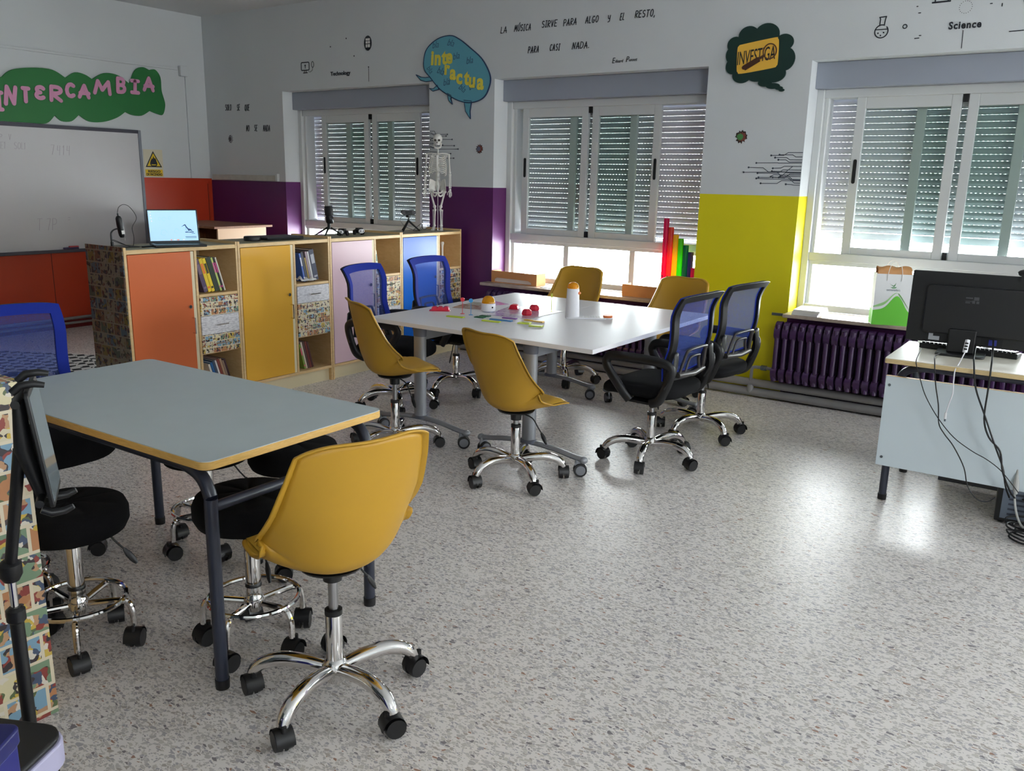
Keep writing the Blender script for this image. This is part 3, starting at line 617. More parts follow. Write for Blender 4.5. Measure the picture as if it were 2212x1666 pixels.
S([(7.14, 2.652), (7.182, 2.655)]); S([(7.182, 2.655), (7.178, 2.64), (7.174, 2.605)]); S([(7.143, 2.65), (7.147, 2.64), (7.145, 2.60)])
S(ringpts(7.16, 2.565, .041, .040, 24, 68, 400)); S([(7.12, 2.577), (7.2, 2.577)], .003)
for p in ((7.14, 2.555), (7.175, 2.557), (7.157, 2.54)): dot(mb, p[0], p[1], .005)
S(ringpts(7.302, 2.585, .012), .003)
tag(mb.build('wall_drawing', INK, smooth=0), 'black line drawing of a round flask above the right window', 'wall drawing')
mb = MB(); S = lambda p, wd=.0035: stroke2d(mb, p, wd, onW, .0005, .002)
S([(7.45, 2.714), (7.552, 2.716)], .005); S([(7.465, 2.716), (7.465, 2.76)], .004); S([(7.54, 2.716), (7.535, 2.76)], .004)
for i in range(18):
    p = ringpts(7.645, 2.672, .036, n=18)[i]; dot(mb, p[0], p[1], .0022)
for a, b, c, d in ((7.36, 2.70, 7.366, 2.70), (7.375, 2.66, 7.387, 2.66), (7.37, 2.507+.0, 7.395, 2.508), (7.395, 2.523, 7.405, 2.523), (7.905, 2.51, 7.98, 2.512), (7.78, 2.68, 7.79, 2.68), (7.845, 2.66, 7.845, 2.675)): S([(a, b), (c, d)], .003)
S(ringpts(7.99, 2.685, .03, n=20, a0=100, a1=330), .003)
tag(mb.build('wall_drawing', INK, smooth=0), 'scattered black science doodles along the top edge above the right window', 'wall drawing')
# circuit trace stickers
def circuit(name, x1, rows, sgn, label):
    mb = MB()
    for pts in rows:
        stroke2d(mb, pts, .0022, onW, .0005, .002); dot(mb, pts[0][0], pts[0][1], .007)
    tag(mb.build(name, mat('slate_ink', (60, 66, 78), .6), smooth=0), label, 'wall sticker')
random.seed(11); rows = []
for i, (x0, z0, z1) in enumerate(((6.50, 1.775, 1.795), (6.56, 1.78, 1.765), (6.53, 1.76, 1.745), (6.555, 1.745, 1.73), (6.395, 1.722, 1.722), (6.34, 1.69, 1.66), (6.52, 1.685, 1.70), (6.515, 1.665, 1.70), (6.305, 1.655, 1.63), (6.41, 1.65, 1.675), (6.51, 1.625, 1.655), (6.525, 1.622, 1.648), (6.405, 1.612, 1.61), (6.42, 1.62, 1.64), (6.58, 1.63, 1.605), (6.57, 1.622, 1.585), (6.44, 1.578, 1.60), (6.625, 1.575, 1.57))):
    m1 = x0+(6.724-x0)*random.uniform(.25, .6); dz = z1-z0; rows.append([(x0, z0), (m1, z0+random.uniform(-.004, .004)), (m1+abs(dz)*1.0+.01, z1), (6.724, z1)])
circuit('circuit_sticker', 6.72, rows, 1, 'grey circuit trace sticker on the white wall just above the yellow band')
rows = []
for x0, z0, z1 in ((3.495, 1.955, 1.985), (3.40, 1.95, 1.97), (3.48, 1.94, 1.96), (3.345, 1.925, 1.93), (3.36, 1.92, 1.91), (3.62, 1.825, 1.84), (3.575, 1.855, 1.87), (3.55, 1.91, 1.90), (3.44, 1.86, 1.88), (3.36, 1.835, 1.85), (3.535, 1.785, 1.80), (3.57, 1.745, 1.76)):
    m1 = 3.285+(x0-3.285)*random.uniform(.3, .6); rows.append([(x0, z0), (m1, z0), (m1-.02, z1), (3.285, z1)])
circuit('circuit_sticker', 3.3, rows, 1, 'grey circuit trace sticker behind the skeleton model')
# paint splat stickers
for (cx, cz, r, cols, lb) in ((.40, 1.94, .045, ((90, 90, 96), (150, 150, 155), (60, 56, 60)), 'small grey splat sticker in the corner under the words NO SE NADA'), (3.863, 1.826, .042, ((50, 30, 32), (120, 60, 50), (90, 96, 120)), 'dark red and black splat sticker beside the middle window'), (6.265, 1.906, .048, ((44, 36, 32), (120, 60, 50), (70, 130, 70)), 'multicoloured splat sticker above the yellow band')):
    mb = MB(); random.seed(int(cx*10))
    for q in range(3):
        poly = [(cx+r*(1-.22*q)*(1 if i % 2 else random.uniform(.55, .9))*math.cos(R(i*360/22)), cz+r*1.05*(1-.22*q)*(1 if i % 2 else random.uniform(.55, .9))*math.sin(R(i*360/22))) for i in range(22)]
        mb.prism([(a+.006*q*math.sin(q*9), b) for a, b in poly], onW, .0005+.0005*q, .001+.0005*q, q)
    tag(mb.build('splat_sticker', [mat('splat_%d_%d_%d' % c, c, .6) for c in cols], smooth=0), lb, 'wall sticker')

# speech bubble board
b = thing('speech_bubble_sign', 'turquoise speech bubble board with yellow letters between the two windows', 'sign', (0, 0, 0))
out = s2([(3.225, 2.60), (3.262, 2.70), (3.385, 2.775), (3.53, 2.795), (3.63, 2.76), (3.76, 2.675), (3.89, 2.575), (3.975, 2.44), (3.965, 2.34), (3.90, 2.255), (3.77, 2.222), (3.64, 2.24), (3.50, 2.30), (3.40, 2.36), (3.30, 2.455), (3.235, 2.52)], 6)
TQ = mat('turquoise_board', (92, 160, 178), .5); NV = mat('navy_outline', (30, 52, 88), .5)
tails = [[(3.315, 2.46), (3.245, 2.455), (3.19, 2.462), (3.13, 2.485), (3.185, 2.435), (3.25, 2.42), (3.33, 2.425)], [(3.385, 2.385), (3.335, 2.355), (3.29, 2.36), (3.33, 2.335), (3.40, 2.348)], [(3.50, 2.31), (3.515, 2.25), (3.555, 2.215), (3.54, 2.26), (3.545, 2.29)], [(3.69, 2.245), (3.71, 2.15), (3.762, 2.085), (3.758, 2.15), (3.775, 2.235)]]
mb = MB().prism(out, onW, .002, .012)
for t in tails: mb.prism(t, onW, .002, .0105)
bo = mb.build('bubble_board', TQ, b, smooth=0)
mb = MB(); stroke2d(mb, out+[out[0]], .004, onW, .002, .0125)
for t in tails: stroke2d(mb, t+[t[0]], .003, onW, .002, .011)
mb.build('outline', NV, b, smooth=0)
mb = MB(); YL = mat('yellow_card', (224, 208, 70), .5)
for ch, x, z, sz in (('i', 3.318, 2.575, .14), ('n', 3.36, 2.572, .14), ('t', 3.44, 2.575, .14), ('e', 3.49, 2.578, .14), ('r', 3.475, 2.485, .13), ('a', 3.535, 2.44, .14), ('c', 3.61, 2.40, .14), ('t', 3.695, 2.39, .14), ('u', 3.75, 2.365, .14), ('a', 3.84, 2.345, .15)):
    mb = lettering(ch, sz*1.2, (x-.008, -.0125, z-.01), (1, 0, -.06), (.06, 0, 1), bold=.007, depth=.001, hscale=.92); mb.build('yellow_letter', YL, b, smooth=0)
mb = MB()
for x, z, s_, dx in ((3.33, 2.70, .085, .05), (3.50, 2.715, .085, -.25), (3.57, 2.59, .085, .1), (3.72, 2.545, .085, .1), (3.26, 2.53, .075, -1.2), (3.38, 2.49, .09, -.4), (3.46, 2.375, .085, .12), (3.63, 2.345, .085, -.7), (3.755, 2.325, .085, .3)):
    L_ = math.hypot(1, dx); lettering('bla', s_, (x, -.0125, z), (1/L_, 0, dx/L_), (-dx/L_, 0, 1/L_), bold=-.0015, depth=.0008, hscale=.8, shear=.3, mb=mb)
mb.build('scribbled_words', NV, b, smooth=0)

# thought cloud board with yellow plate and magnifier
b = thing('thought_cloud_sign', 'dark green thought cloud board with an orange plate and magnifying glass above the yellow band', 'sign', (0, 0, 0))
DG = mat('dark_green_card', (8, 44, 38), .5)
mb = MB()
for cx, cz, rx, rz in ((6.34, 2.455, .17, .13), (6.17, 2.545, .06, .055), (6.265, 2.60, .075, .065), (6.395, 2.60, .09, .075), (6.525, 2.54, .065, .055), (6.535, 2.43, .075, .08), (6.47, 2.335, .085, .06), (6.345, 2.33, .07, .045), (6.235, 2.335, .07, .055), (6.16, 2.40, .05, .055), (6.155, 2.475, .05, .06)):
    mb.prism(ringpts(cx, cz, rx, rz, 28)[:-1], onW, .002, .012+.0002*len(mb.f)/30)
for cx, cz, rx, rz in ((6.41, 2.275, .05, .026), (6.47, 2.252, .05, .02), (6.515, 2.236, .028, .013), (6.535, 2.222, .02, .01)): mb.prism(ringpts(cx, cz, rx, rz, 18)[:-1], onW, .002, .010+.0002*len(mb.f)/20)
mb.build('cloud_board', DG, b, smooth=0)
pl = []
for (cx, cz, a0) in ((6.447, 2.385, -90), (6.447, 2.54, 0), (6.235, 2.512, 90), (6.235, 2.387, 180)): pl += [(cx+.04*math.cos(R(a0+q)), cz+.04*math.sin(R(a0+q))) for q in (0, 22, 45, 67, 90)]
pl = [(6.455, 2.372), (6.484, 2.385), (6.492, 2.41), (6.488, 2.54), (6.478, 2.568), (6.455, 2.575), (6.23, 2.545), (6.20, 2.535), (6.19, 2.51), (6.195, 2.38), (6.205, 2.355), (6.235, 2.345)]
MB().prism(s2(pl, 3), onW, .012, .016).build('orange_plate', mat('orange_yellow_card', (232, 180, 64), .5), b, smooth=0)
mb = lettering('INVESTIGA', .13, (6.197, -.017, 2.405), (1, 0, .10), (0, 0, 1), width=.275, bold=.0005, depth=.0008); mb.build('plate_lettering', INK, b, smooth=0)
mb = MB(); stroke2d(mb, ringpts(6.43, 2.485, .047, .05, 28), .004, onW, .017, .021); mb.build('lens_rim', mat('brown_plastic', (96, 62, 40), .4), b, smooth=0)
mb = MB(); stroke2d(mb, [(6.385, 2.455), (6.35, 2.435)], .008, onW, .017, .023); stroke2d(mb, [(6.35, 2.437), (6.25, 2.385)], .014, onW, .017, .025); stroke2d(mb, [(6.36, 2.425), (6.262, 2.372)], .006, onW, .017, .024)
mb.build('lens_handle', mat('dark_brown_plastic', (70, 40, 26), .4), b, smooth=0)
# ------------------------------------------------------------------ cabinets
def tilted_book(name, label, grp, par_x, y, z, th, h, d, lean, col, cover=None, pages=True):
    """book on edge: spine towards +x, leaning towards -y by lean degrees; y, z = foot of its right side"""
    t = thing(name, label, 'book', (par_x, y, z), 0, grp); t.rotation_euler = (R(lean), 0, 0)
    c = mat('book_%d_%d_%d' % col, col, .45)
    m = MB(); m.box(-d, 0, -th, -th+.0018, 0, h); m.box(-d, 0, -.0018, 0, 0, h); m.box(-.0018, .001, -th, 0, 0, h)
    m.build('cover', c, t, smooth=0)
    MB().box(-d+.004, -.002, -th+.002, -.002, .003, h-.004).build('pages', PAPER, t, smooth=0)
    if cover:
        mm = MB(); mm.box(.001, .0022, -th*.85, -th*.15, h*.55, h*.85); mm.box(.001, .0022, -th*.85, -th*.15, h*.1, h*.16)
        mm.build('spine_label', mat('book_%d_%d_%d' % cover, cover, .45), t, smooth=0)
    return t

CF = 3.73   # front plane of the cabinets
def make_door_mat(name, c): return mat(name, c, .24, spec=.16)
UNITS = [(-3.38, .83, 'orange', (208, 110, 68)), (-2.55, .845, 'amber yellow', (222, 168, 62)), (-1.705, .81, 'pale pink', (222, 190, 200)), (-.895, .815, 'bright blue', (30, 96, 190))]
DR = [('comic', 'news', 'comic'), ('news', 'comic', 'comic'), ('comic', 'comic', 'news'), ('comic', 'comic', 'comic')]
COMI = [comic('comic_drawer_%d' % k, 'Y', 'Z', 7, k*3+1) for k in range(3)]; NEWS = newsprint('newsprint', 'Y', 'Z')
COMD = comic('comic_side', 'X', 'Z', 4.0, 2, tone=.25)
def bow(mb, p0, p1, out, r=.0045):
    p0, p1, out = Vector(p0), Vector(p1), Vector(out)
    mb.tube(smoothpts([p0, p0+out*.9, p0+out+(p1-p0)*.06, p1+out-(p1-p0)*.06, p1+out*.9, p1], 3), r, 8)
for k, (y0, w, cname, col) in enumerate(UNITS):
    t = thing('cabinet', 'low birch cabinet with %s door%s' % (cname, [', comic covered side at the left end of the row', ', second from the left end of the row', ' behind the blue mesh chairs', ' nearest the window wall'][k]), 'cabinet', (CF, y0, 0), 0, 'low cabinets in a row')
    dv = .49; th = .018; d = -.41; H = 1.10
    m = MB()
    m.box(d, 0, 0, th, .0, H+.018); m.box(d, 0, w-th, w-.004, .0, H+.018)
    m.box(d, -.001, th, w-th, H-.025, H); m.box(d, -.001, th, w-th, .10, .12)
    m.box(d, -.004, dv, dv+.018, .12, H-.025); m.box(d, -.003, dv+.018, w-th, .765, .785)
    m.box(d+.02, -.03, dv+.018, w-th, .372, .386)
    m.build('carcass', BIRCH, t, smooth=0, bevel=.002)
    MB().box(d, d+.006, th, w-th, .1, H-.02).build('back_panel', CREAM, t, smooth=0)
    MB().box(d+.03, -.03, th, w-th, 0, .10).build('plinth', CREAM, t, smooth=0)
    MB().box(d+.005, -.012, th+.001, w-th-.001, H, H+.002).build('top_laminate', mat('olive_grey_laminate', (150, 144, 118), .4, var=.04), t, smooth=0)
    dr = MB().box(-.018, 0, th+.004, dv-.03, .124, H-.028).build('door', make_door_mat('door_'+cname.replace(' ', '_'), col), t, smooth=0, bevel=.0015)
    MB().box(-.017, -.001, dv-.03, dv-.008, .124, H-.028).build('door_edge_strip', CREAM, t, smooth=0)
    h = MB(); bow(h, (0, dv-.045, .54), (0, dv-.045, .64), (.028, 0, 0)); h.build('handle', CHROME, dr)
    l = MB(); l.tube([(0, dv-.06, .715), (.012, dv-.06, .715)], .012, 16); l.build('lock', CHROME, dr)
    l = MB(); l.tube([(.012, dv-.06, .715), (.0128, dv-.06, .715)], .0075, 12); l.build('keyhole', BLACKM, dr)
    for j in range(3):
        z1 = .763-j*.1265; kind = DR[k][j]
        fr = MB().box(-.02, .002, dv+.02, w-th-.003, z1-.1245, z1).build('drawer', COMI[(j+k) % 3] if kind == 'comic' else NEWS, t, smooth=0, bevel=.001)
        hh = MB(); yc = (dv+.02+w-th-.003)/2; bow(hh, (.002, yc-.045, z1-.062), (.002, yc+.045, z1-.062), (.022, 0, 0), .004); hh.build('handle', CHROME, fr)
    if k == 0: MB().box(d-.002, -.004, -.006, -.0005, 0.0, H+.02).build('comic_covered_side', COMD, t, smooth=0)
BK = 'books in the low cabinets'
def row(par, y, z, specs, lean, where):
    for (th, h, col, cov, nm) in specs:
        tilted_book('book', nm+' '+where, BK, par, y, z+.003+th*math.sin(R(lean)), th, h, .20, lean, col, cov); y -= th/math.cos(R(lean))+.003
yb = -3.38
lean = 16
row(3.69, -2.635, .787, [(.010, .235, (222, 214, 200), None, 'thin cream book at the right end'), (.012, .235, (24, 24, 26), (210, 60, 140), 'thin black book second from right'), (.014, .235, (190, 206, 110), (214, 90, 160), 'pale green and pink book'), (.036, .235, (40, 52, 34), None, 'thick dark green book'), (.022, .232, (236, 204, 40), (60, 50, 20), 'right one of two yellow books'), (.024, .232, (230, 196, 44), (226, 120, 40), 'left one of two yellow books'), (.03, .225, (84, 66, 92), (120, 100, 120), 'thick violet book')], lean, 'on the upper shelf of the orange cabinet')
row(3.69, -2.62, .122, [(.012, .2, (70, 42, 52), None, 'dark plum book at the right end'), (.012, .19, (150, 126, 110), None, 'tan book third from the plum one'), (.016, .205, (176, 140, 110), None, 'light brown book'), (.018, .205, (130, 60, 50), None, 'brick red book'), (.012, .2, (220, 214, 214), None, 'white spined book'), (.016, .2, (60, 74, 96), None, 'slate blue book'), (.018, .19, (30, 92, 150), None, 'bright blue book'), (.014, .18, (216, 208, 200), None, 'short pale book')], lean, 'on the bottom shelf of the orange cabinet')
row(3.69, -1.79, .787, [(.045, .235, (24, 34, 66), (170, 170, 180), 'thick navy folder'), (.016, .225, (200, 196, 196), None, 'light grey book'), (.016, .225, (150, 130, 140), None, 'mauve grey book'), (.014, .18, (150, 120, 40), None, 'short ochre book'), (.02, .225, (28, 30, 46), None, 'black blue book'), (.016, .215, (60, 96, 180), (220, 220, 226), 'blue and white book')], 12, 'on the upper shelf of the amber cabinet')
row(3.69, -1.87, .122, [(.016, .21, (70, 30, 30), None, 'dark maroon book at the right end'), (.016, .215, (110, 40, 34), None, 'rust red book'), (.018, .22, (80, 52, 50), None, 'brown book'), (.014, .215, (214, 200, 180), None, 'cream spined book'), (.014, .2, (120, 150, 60), (220, 90, 120), 'green patterned book')], 14, 'on the bottom shelf of the amber cabinet')
row(3.69, -1.13, .787, [(.018, .19, (196, 206, 190), (70, 120, 110), 'pale green book'), (.014, .2, (222, 222, 218), (90, 130, 100), 'white book with a green label')], 8, 'on the upper shelf of the pink cabinet')
c = MB(); random.seed(4)
c.grid(lambda u, v: (3.66+.10*(v-.5)*2*.6, -1.985+.15*u, .797+.032*abs(math.sin(u*9+v*5))*(1-(2*v-1)**2)+.004), 18, 8)
tag(c.build('paper_model', PAPER, smooth=60, solid=.001), 'crumpled white paper model lying on the upper shelf of the amber cabinet', 'paper')
for yy, nm in ((-.315, 'left'), (-.225, 'right')):
    b = MB(); b.lathe([(0, 0), (.016, .003), (.018, .02), (.011, .045), (.0095, .16), (.014, .19), (.018, .205), (.012, .217), (0, .215)], (3.62, yy, .787), 14); b.ball((3.62, yy+.008, .99), .012)
    tag(b.build('toy_bone', BONE), '%s one of two cream toy bones standing in the blue cabinet' % nm, 'toy bone', 'toy bones in the blue cabinet')

# ------------------------------------------------------------------ five-star base, casters
def caster(parent, ang, rad, swivel, twin=True, r=.0275, hood=True, name='caster'):
    m = MB()
    for sx in (-1, 1): m.cyl((sx*.006, 0, r), (sx*.022, 0, r), r, r*.93, 20)
    pr = [(.030*math.cos(R(a))+.004, r+.034*math.sin(R(a))) for a in range(-20, 191, 15)] + [(-.026, r-.004), (-.02, r+.010), (.02, r+.012)]
    m.prism(pr, lambda a, b, h: (h, a, b), -.0045, .0045)
    arc = [(.0305*math.cos(R(a))+.004, r+.034*math.sin(R(a))) for a in range(-5, 181, 12)]
    ring = MB(); k = len(arc)
    m.add([(-.023, a, b) for a, b in arc]+[(.023, a, b) for a, b in arc], [(i, i+1, k+i+1, k+i) for i in range(k-1)])
    m.cyl((0, .016, r+.028), (0, .016, r+.042), .0075, n=12)
    o = m.build(name, BLACK, parent, smooth=40)
    o.location = (rad*math.cos(ang), rad*math.sin(ang), 0); o.rotation_euler = (0, 0, swivel); o.scale = (1.16, 1.16, 1.16); return o
def star_base(t, col_top=.315, rad=.265):
    b = MB(); b.lathe([(0, .065), (.026, .065), (.028, .075), (.03, .10), (.041, .112), (.041, .122), (.030, .138), (.0255, .142), (.0255, .16)]); base = b.build('star_base', CHROME, t)
    for k in range(5):
        a = R(72*k); c, s = math.cos(a), math.sin(a)
        P = smoothpts([(.022, 0, .108), (.09, 0, .122), (.165, 0, .126), (.222, 0, .110), (.25, 0, .088), (.262, 0, .068)], 4)
        n = len(P); rr = [.0225-.005*abs(i/(n-1)-.15)+(.003*math.sin(math.pi*i/(n-1))) for i in range(n)]
        m = MB(); m.M = Matrix.Rotation(a, 4, 'Z'); m.tube(P, rr, 12, flat=.95, up=(0, 1, 0)); m.build('base_arm', CHROME, base)
    for k in range(5): caster(base, R(72*k), rad, random.uniform(0, 6.28))
    cy = MB(); cy.lathe([(.0255, .14), (.0255, col_top-.004), (.0235, col_top), (0, col_top)]); cy.build('gas_cylinder', CHROME, t)
    rg = MB(); rg.lathe([(.0265, col_top-.012), (.0265, col_top+.004), (.016, col_top+.006), (.016, col_top)]); rg.build('collar', BLACK, t)
    return base
def lever(t, z, side=1):
    m = MB(); P = smoothpts([(side*.03, .02, z), (side*.09, .035, z-.015), (side*.125, .045, z-.06), (side*.145, .05, z-.085)], 4); m.tube(P, .0035, 8)
    q = P[-1]; m.tube([q, q+Vector((side*.012, .003, -.02)), q+Vector((side*.026, .006, -.042)), q+Vector((side*.034, .008, -.056))], [.006, .011, .010, .005], 10, flat=.55)
    return m.build('lever', BLACK, t)

# ------------------------------------------------------------------ mustard shell chair
def shell_pt(u, v):
    # centre profile: (forward, up) from the front lip to the top of the back
    prof = [(.240, .468), (.17, .470), (.07, .452), (-.05, .442), (-.135, .468), (-.180, .555), (-.205, .665), (-.226, .785), (-.244, .893)]
    i = min(int(v*8), 7); f = v*8-i
    P = [Vector((0, a, b)) for a, b in prof]
    a = P[max(i-1, 0)]; b = P[i]; c = P[i+1]; d = P[min(i+2, 8)]
    p = 0.5*((2*b)+(c-a)*f+(2*a-5*b+4*c-d)*f*f+(3*b-a-3*c+d)*f**3)
    t = ((c-a)+(d-b-(c-a))*f).normalized(); nrm = Vector((0, t.z, -t.y))     # towards the sitter
    W = [.200, .212, .220, .226, .232, .234, .230, .222, .212]; wd = W[i]*(1-f)+W[i+1]*f
    Hh = [.005, .018, .045, .095, .15, .135, .09, .06, .04]; hh = Hh[i]*(1-f)+Hh[i+1]*f
    au = abs(u); q = p + nrm*(hh*au**2.3); q.x = wd*(u if au < .8 else math.copysign(.8+(au-.8)*.93, u))
    # round the corners and dip the top edge in the middle
    if v > .62: q.z -= ((v-.62)/.38)**2*.026*(1-au*au)**2
    if v < .2: q.y -= ((.2-v)/.2)**1.6*.02*au**3
    return q, nrm
def make_shell_chair():
    t = thing('shell_chair', 'x', 'chair')
    def S(u, v, off=0, lip=0):
        q, n = shell_pt(u, v); return q+n*off
    m = MB(); NU, NV = 28, 40; K = .50
    def sq(a, b):
        """square -> rounded square"""
        return a*math.sqrt(1-K*b*b/2), (b*math.sqrt(1-K*a*a/2)+1)/2
    m.grid(lambda a, b: shell_pt(*sq(2*a-1, 2*b-1))[0], NU, NV)
    n_ = 36; idx = [(-1+2*i/n_, -1) for i in range(n_)]+[(1, -1+2*j/n_) for j in range(n_)]+[(1-2*i/n_, 1) for i in range(n_)]+[(-1, 1-2*j/n_) for j in range(n_)]
    rim = []; nn = []
    for a_, b_ in idx: q, n = shell_pt(*sq(a_, b_)); rim.append(q); nn.append(n)
    k = len(rim); out = []; out2 = []
    for i in range(k):
        tg = (rim[(i+2) % k]-rim[i-2]).normalized(); qi = shell_pt(*sq(idx[i][0]*.97, idx[i][1]*.97))[0]
        o_ = rim[i]-qi; o_ = (o_-tg*o_.dot(tg)); o_ = o_.normalized(); s_ = o_.cross(tg); s_ = s_ if s_.dot(nn[i]) < 0 else -s_
        out.append(rim[i]+o_*.008+s_*.003); am = min(1, max(.15, (idx[i][1]+.75)/.5)); out2.append(rim[i]+o_*.012+s_*.016*am)
    m.add(rim+out+out2, [(i, (i+1) % k, k+(i+1) % k, k+i) for i in range(k)]+[(k+i, k+(i+1) % k, 2*k+(i+1) % k, 2*k+i) for i in range(k)])
    m.build('seat_shell', MUSTARD, t, smooth=70, solid=.006)
    c = MB()
    def cf(a, b):
        u = (2*a-1)*.86; v = .05+.47*b; q, n = shell_pt(u, v)
        edge = (1-min(1, abs(2*a-1))**6)*(1-abs(2*b-1)**6); return q+n*(.006+.026*edge)
    c.grid(cf, 18, 16); c.build('seat_cushion', MUSTARD2, t, smooth=70)
    b = MB(); b.lathe([(0, .437), (.10, .437), (.095, .429), (.05, .42), (.03, .416), (.028, .38), (0, .38)], n=24); b.build('mounting_hub', BLACK, t)
    p = MB(); p.cyl((0, 0, .25), (0, 0, .42), .0145); p.build('gas_piston', STEEL, t)
    lever(t, .415); star_base(t, .30)
    return t
def place_chair(proto, first, x, y, rz, brz, dz, label, group):
    o = proto if first else copy_tree(proto)
    o.location = (x, y, 0); o.rotation_euler = (0, 0, rz); o['label'] = label; o['group'] = group
    for c in o.children:
        n = c.name.split('.')[0]
        if n == 'star_base': c.rotation_euler = (0, 0, brz-rz)
        elif n not in ('gas_cylinder', 'collar', 'foot_ring', 'ring_spoke'): c.location = (c.location.x, c.location.y, dz)
    for c in o.children:
        if c.name.split('.')[0] == 'star_base':
            for q in kids(c, 'caster'): q.rotation_euler = (0, 0, random.uniform(0, 6.28))
    return o
random.seed(21)
YG = 'mustard shell chairs'
yp = make_shell_chair()
SHELL = [(6.862, -4.683, R(74), R(66.4), 0.02, 'large mustard shell chair in the foreground, seen from behind at the grey table'),
         (6.16, -2.70, R(-14), R(38), -.05, 'mustard shell chair at the middle of the near edge of the white tables'),
         (5.32, -2.725, R(-28), R(50), .02, 'mustard shell chair at the left near corner of the white tables'),
         (5.154, -.57, R(176), R(19), .02, 'mustard shell chair behind the white tables in front of the left cardboard box'),
         (6.02, -.55, R(172), R(40), .005, 'mustard shell chair behind the white tables in front of the coloured tubes')]
for i, a in enumerate(SHELL): place_chair(yp, i == 0, *a, YG)

# ------------------------------------------------------------------ blue mesh office chair
BLUEF = mat('blue_fabric', (26, 44, 140), .8, spec=.2); BLUEM = sheer('blue_mesh', (88, 108, 188), .42)
def back_pt(u, v):
    w = .222+.013*v
    y = -.215-.012*math.sin(math.pi*min(1, v*1.3))+(-.035*v)-.045*max(0, v-.7)**2*11+.03*(abs(u)**2)
    y += .022*math.exp(-((v-.18)/.16)**2)
    z = .535+.462*v-(.0 if v < .5 else .008*abs(u)**6*(v-.5)*2) + (.006*(1-u*u) if v > .9 else 0)
    return Vector((u*w, y, z))
def band(off, bw, th):
    """ring of the back frame between outline and inner edge"""
    m = MB(); out = []
    def loop(k, o_):
        L_ = []
        N_ = 14
        def p(u, v):
            q = back_pt(u*k if False else u, v); return q
        e = 1-bw*k*2; vb = bw*k
        for i in range(N_): L_.append((-e+2*e*i/N_, vb))
        for i in range(N_): L_.append((e, vb+(1-2*vb)*i/N_))
        for i in range(N_): L_.append((e-2*e*i/N_, 1-vb))
        for i in range(N_): L_.append((-e, 1-vb-(1-2*vb)*i/N_))
        return [back_pt(u, v)+Vector((0, o_, 0)) for u, v in L_]
    A = loop(0, off); B = loop(1, off); C = loop(1, off+th); D = loop(0, off+th); k = len(A)
    m.add(A+B+C+D, [(i+a*k, (i+1) % k+a*k, (i+1) % k+((a+1) % 4)*k, i+((a+1) % 4)*k) for a in range(4) for i in range(k)])
    return m
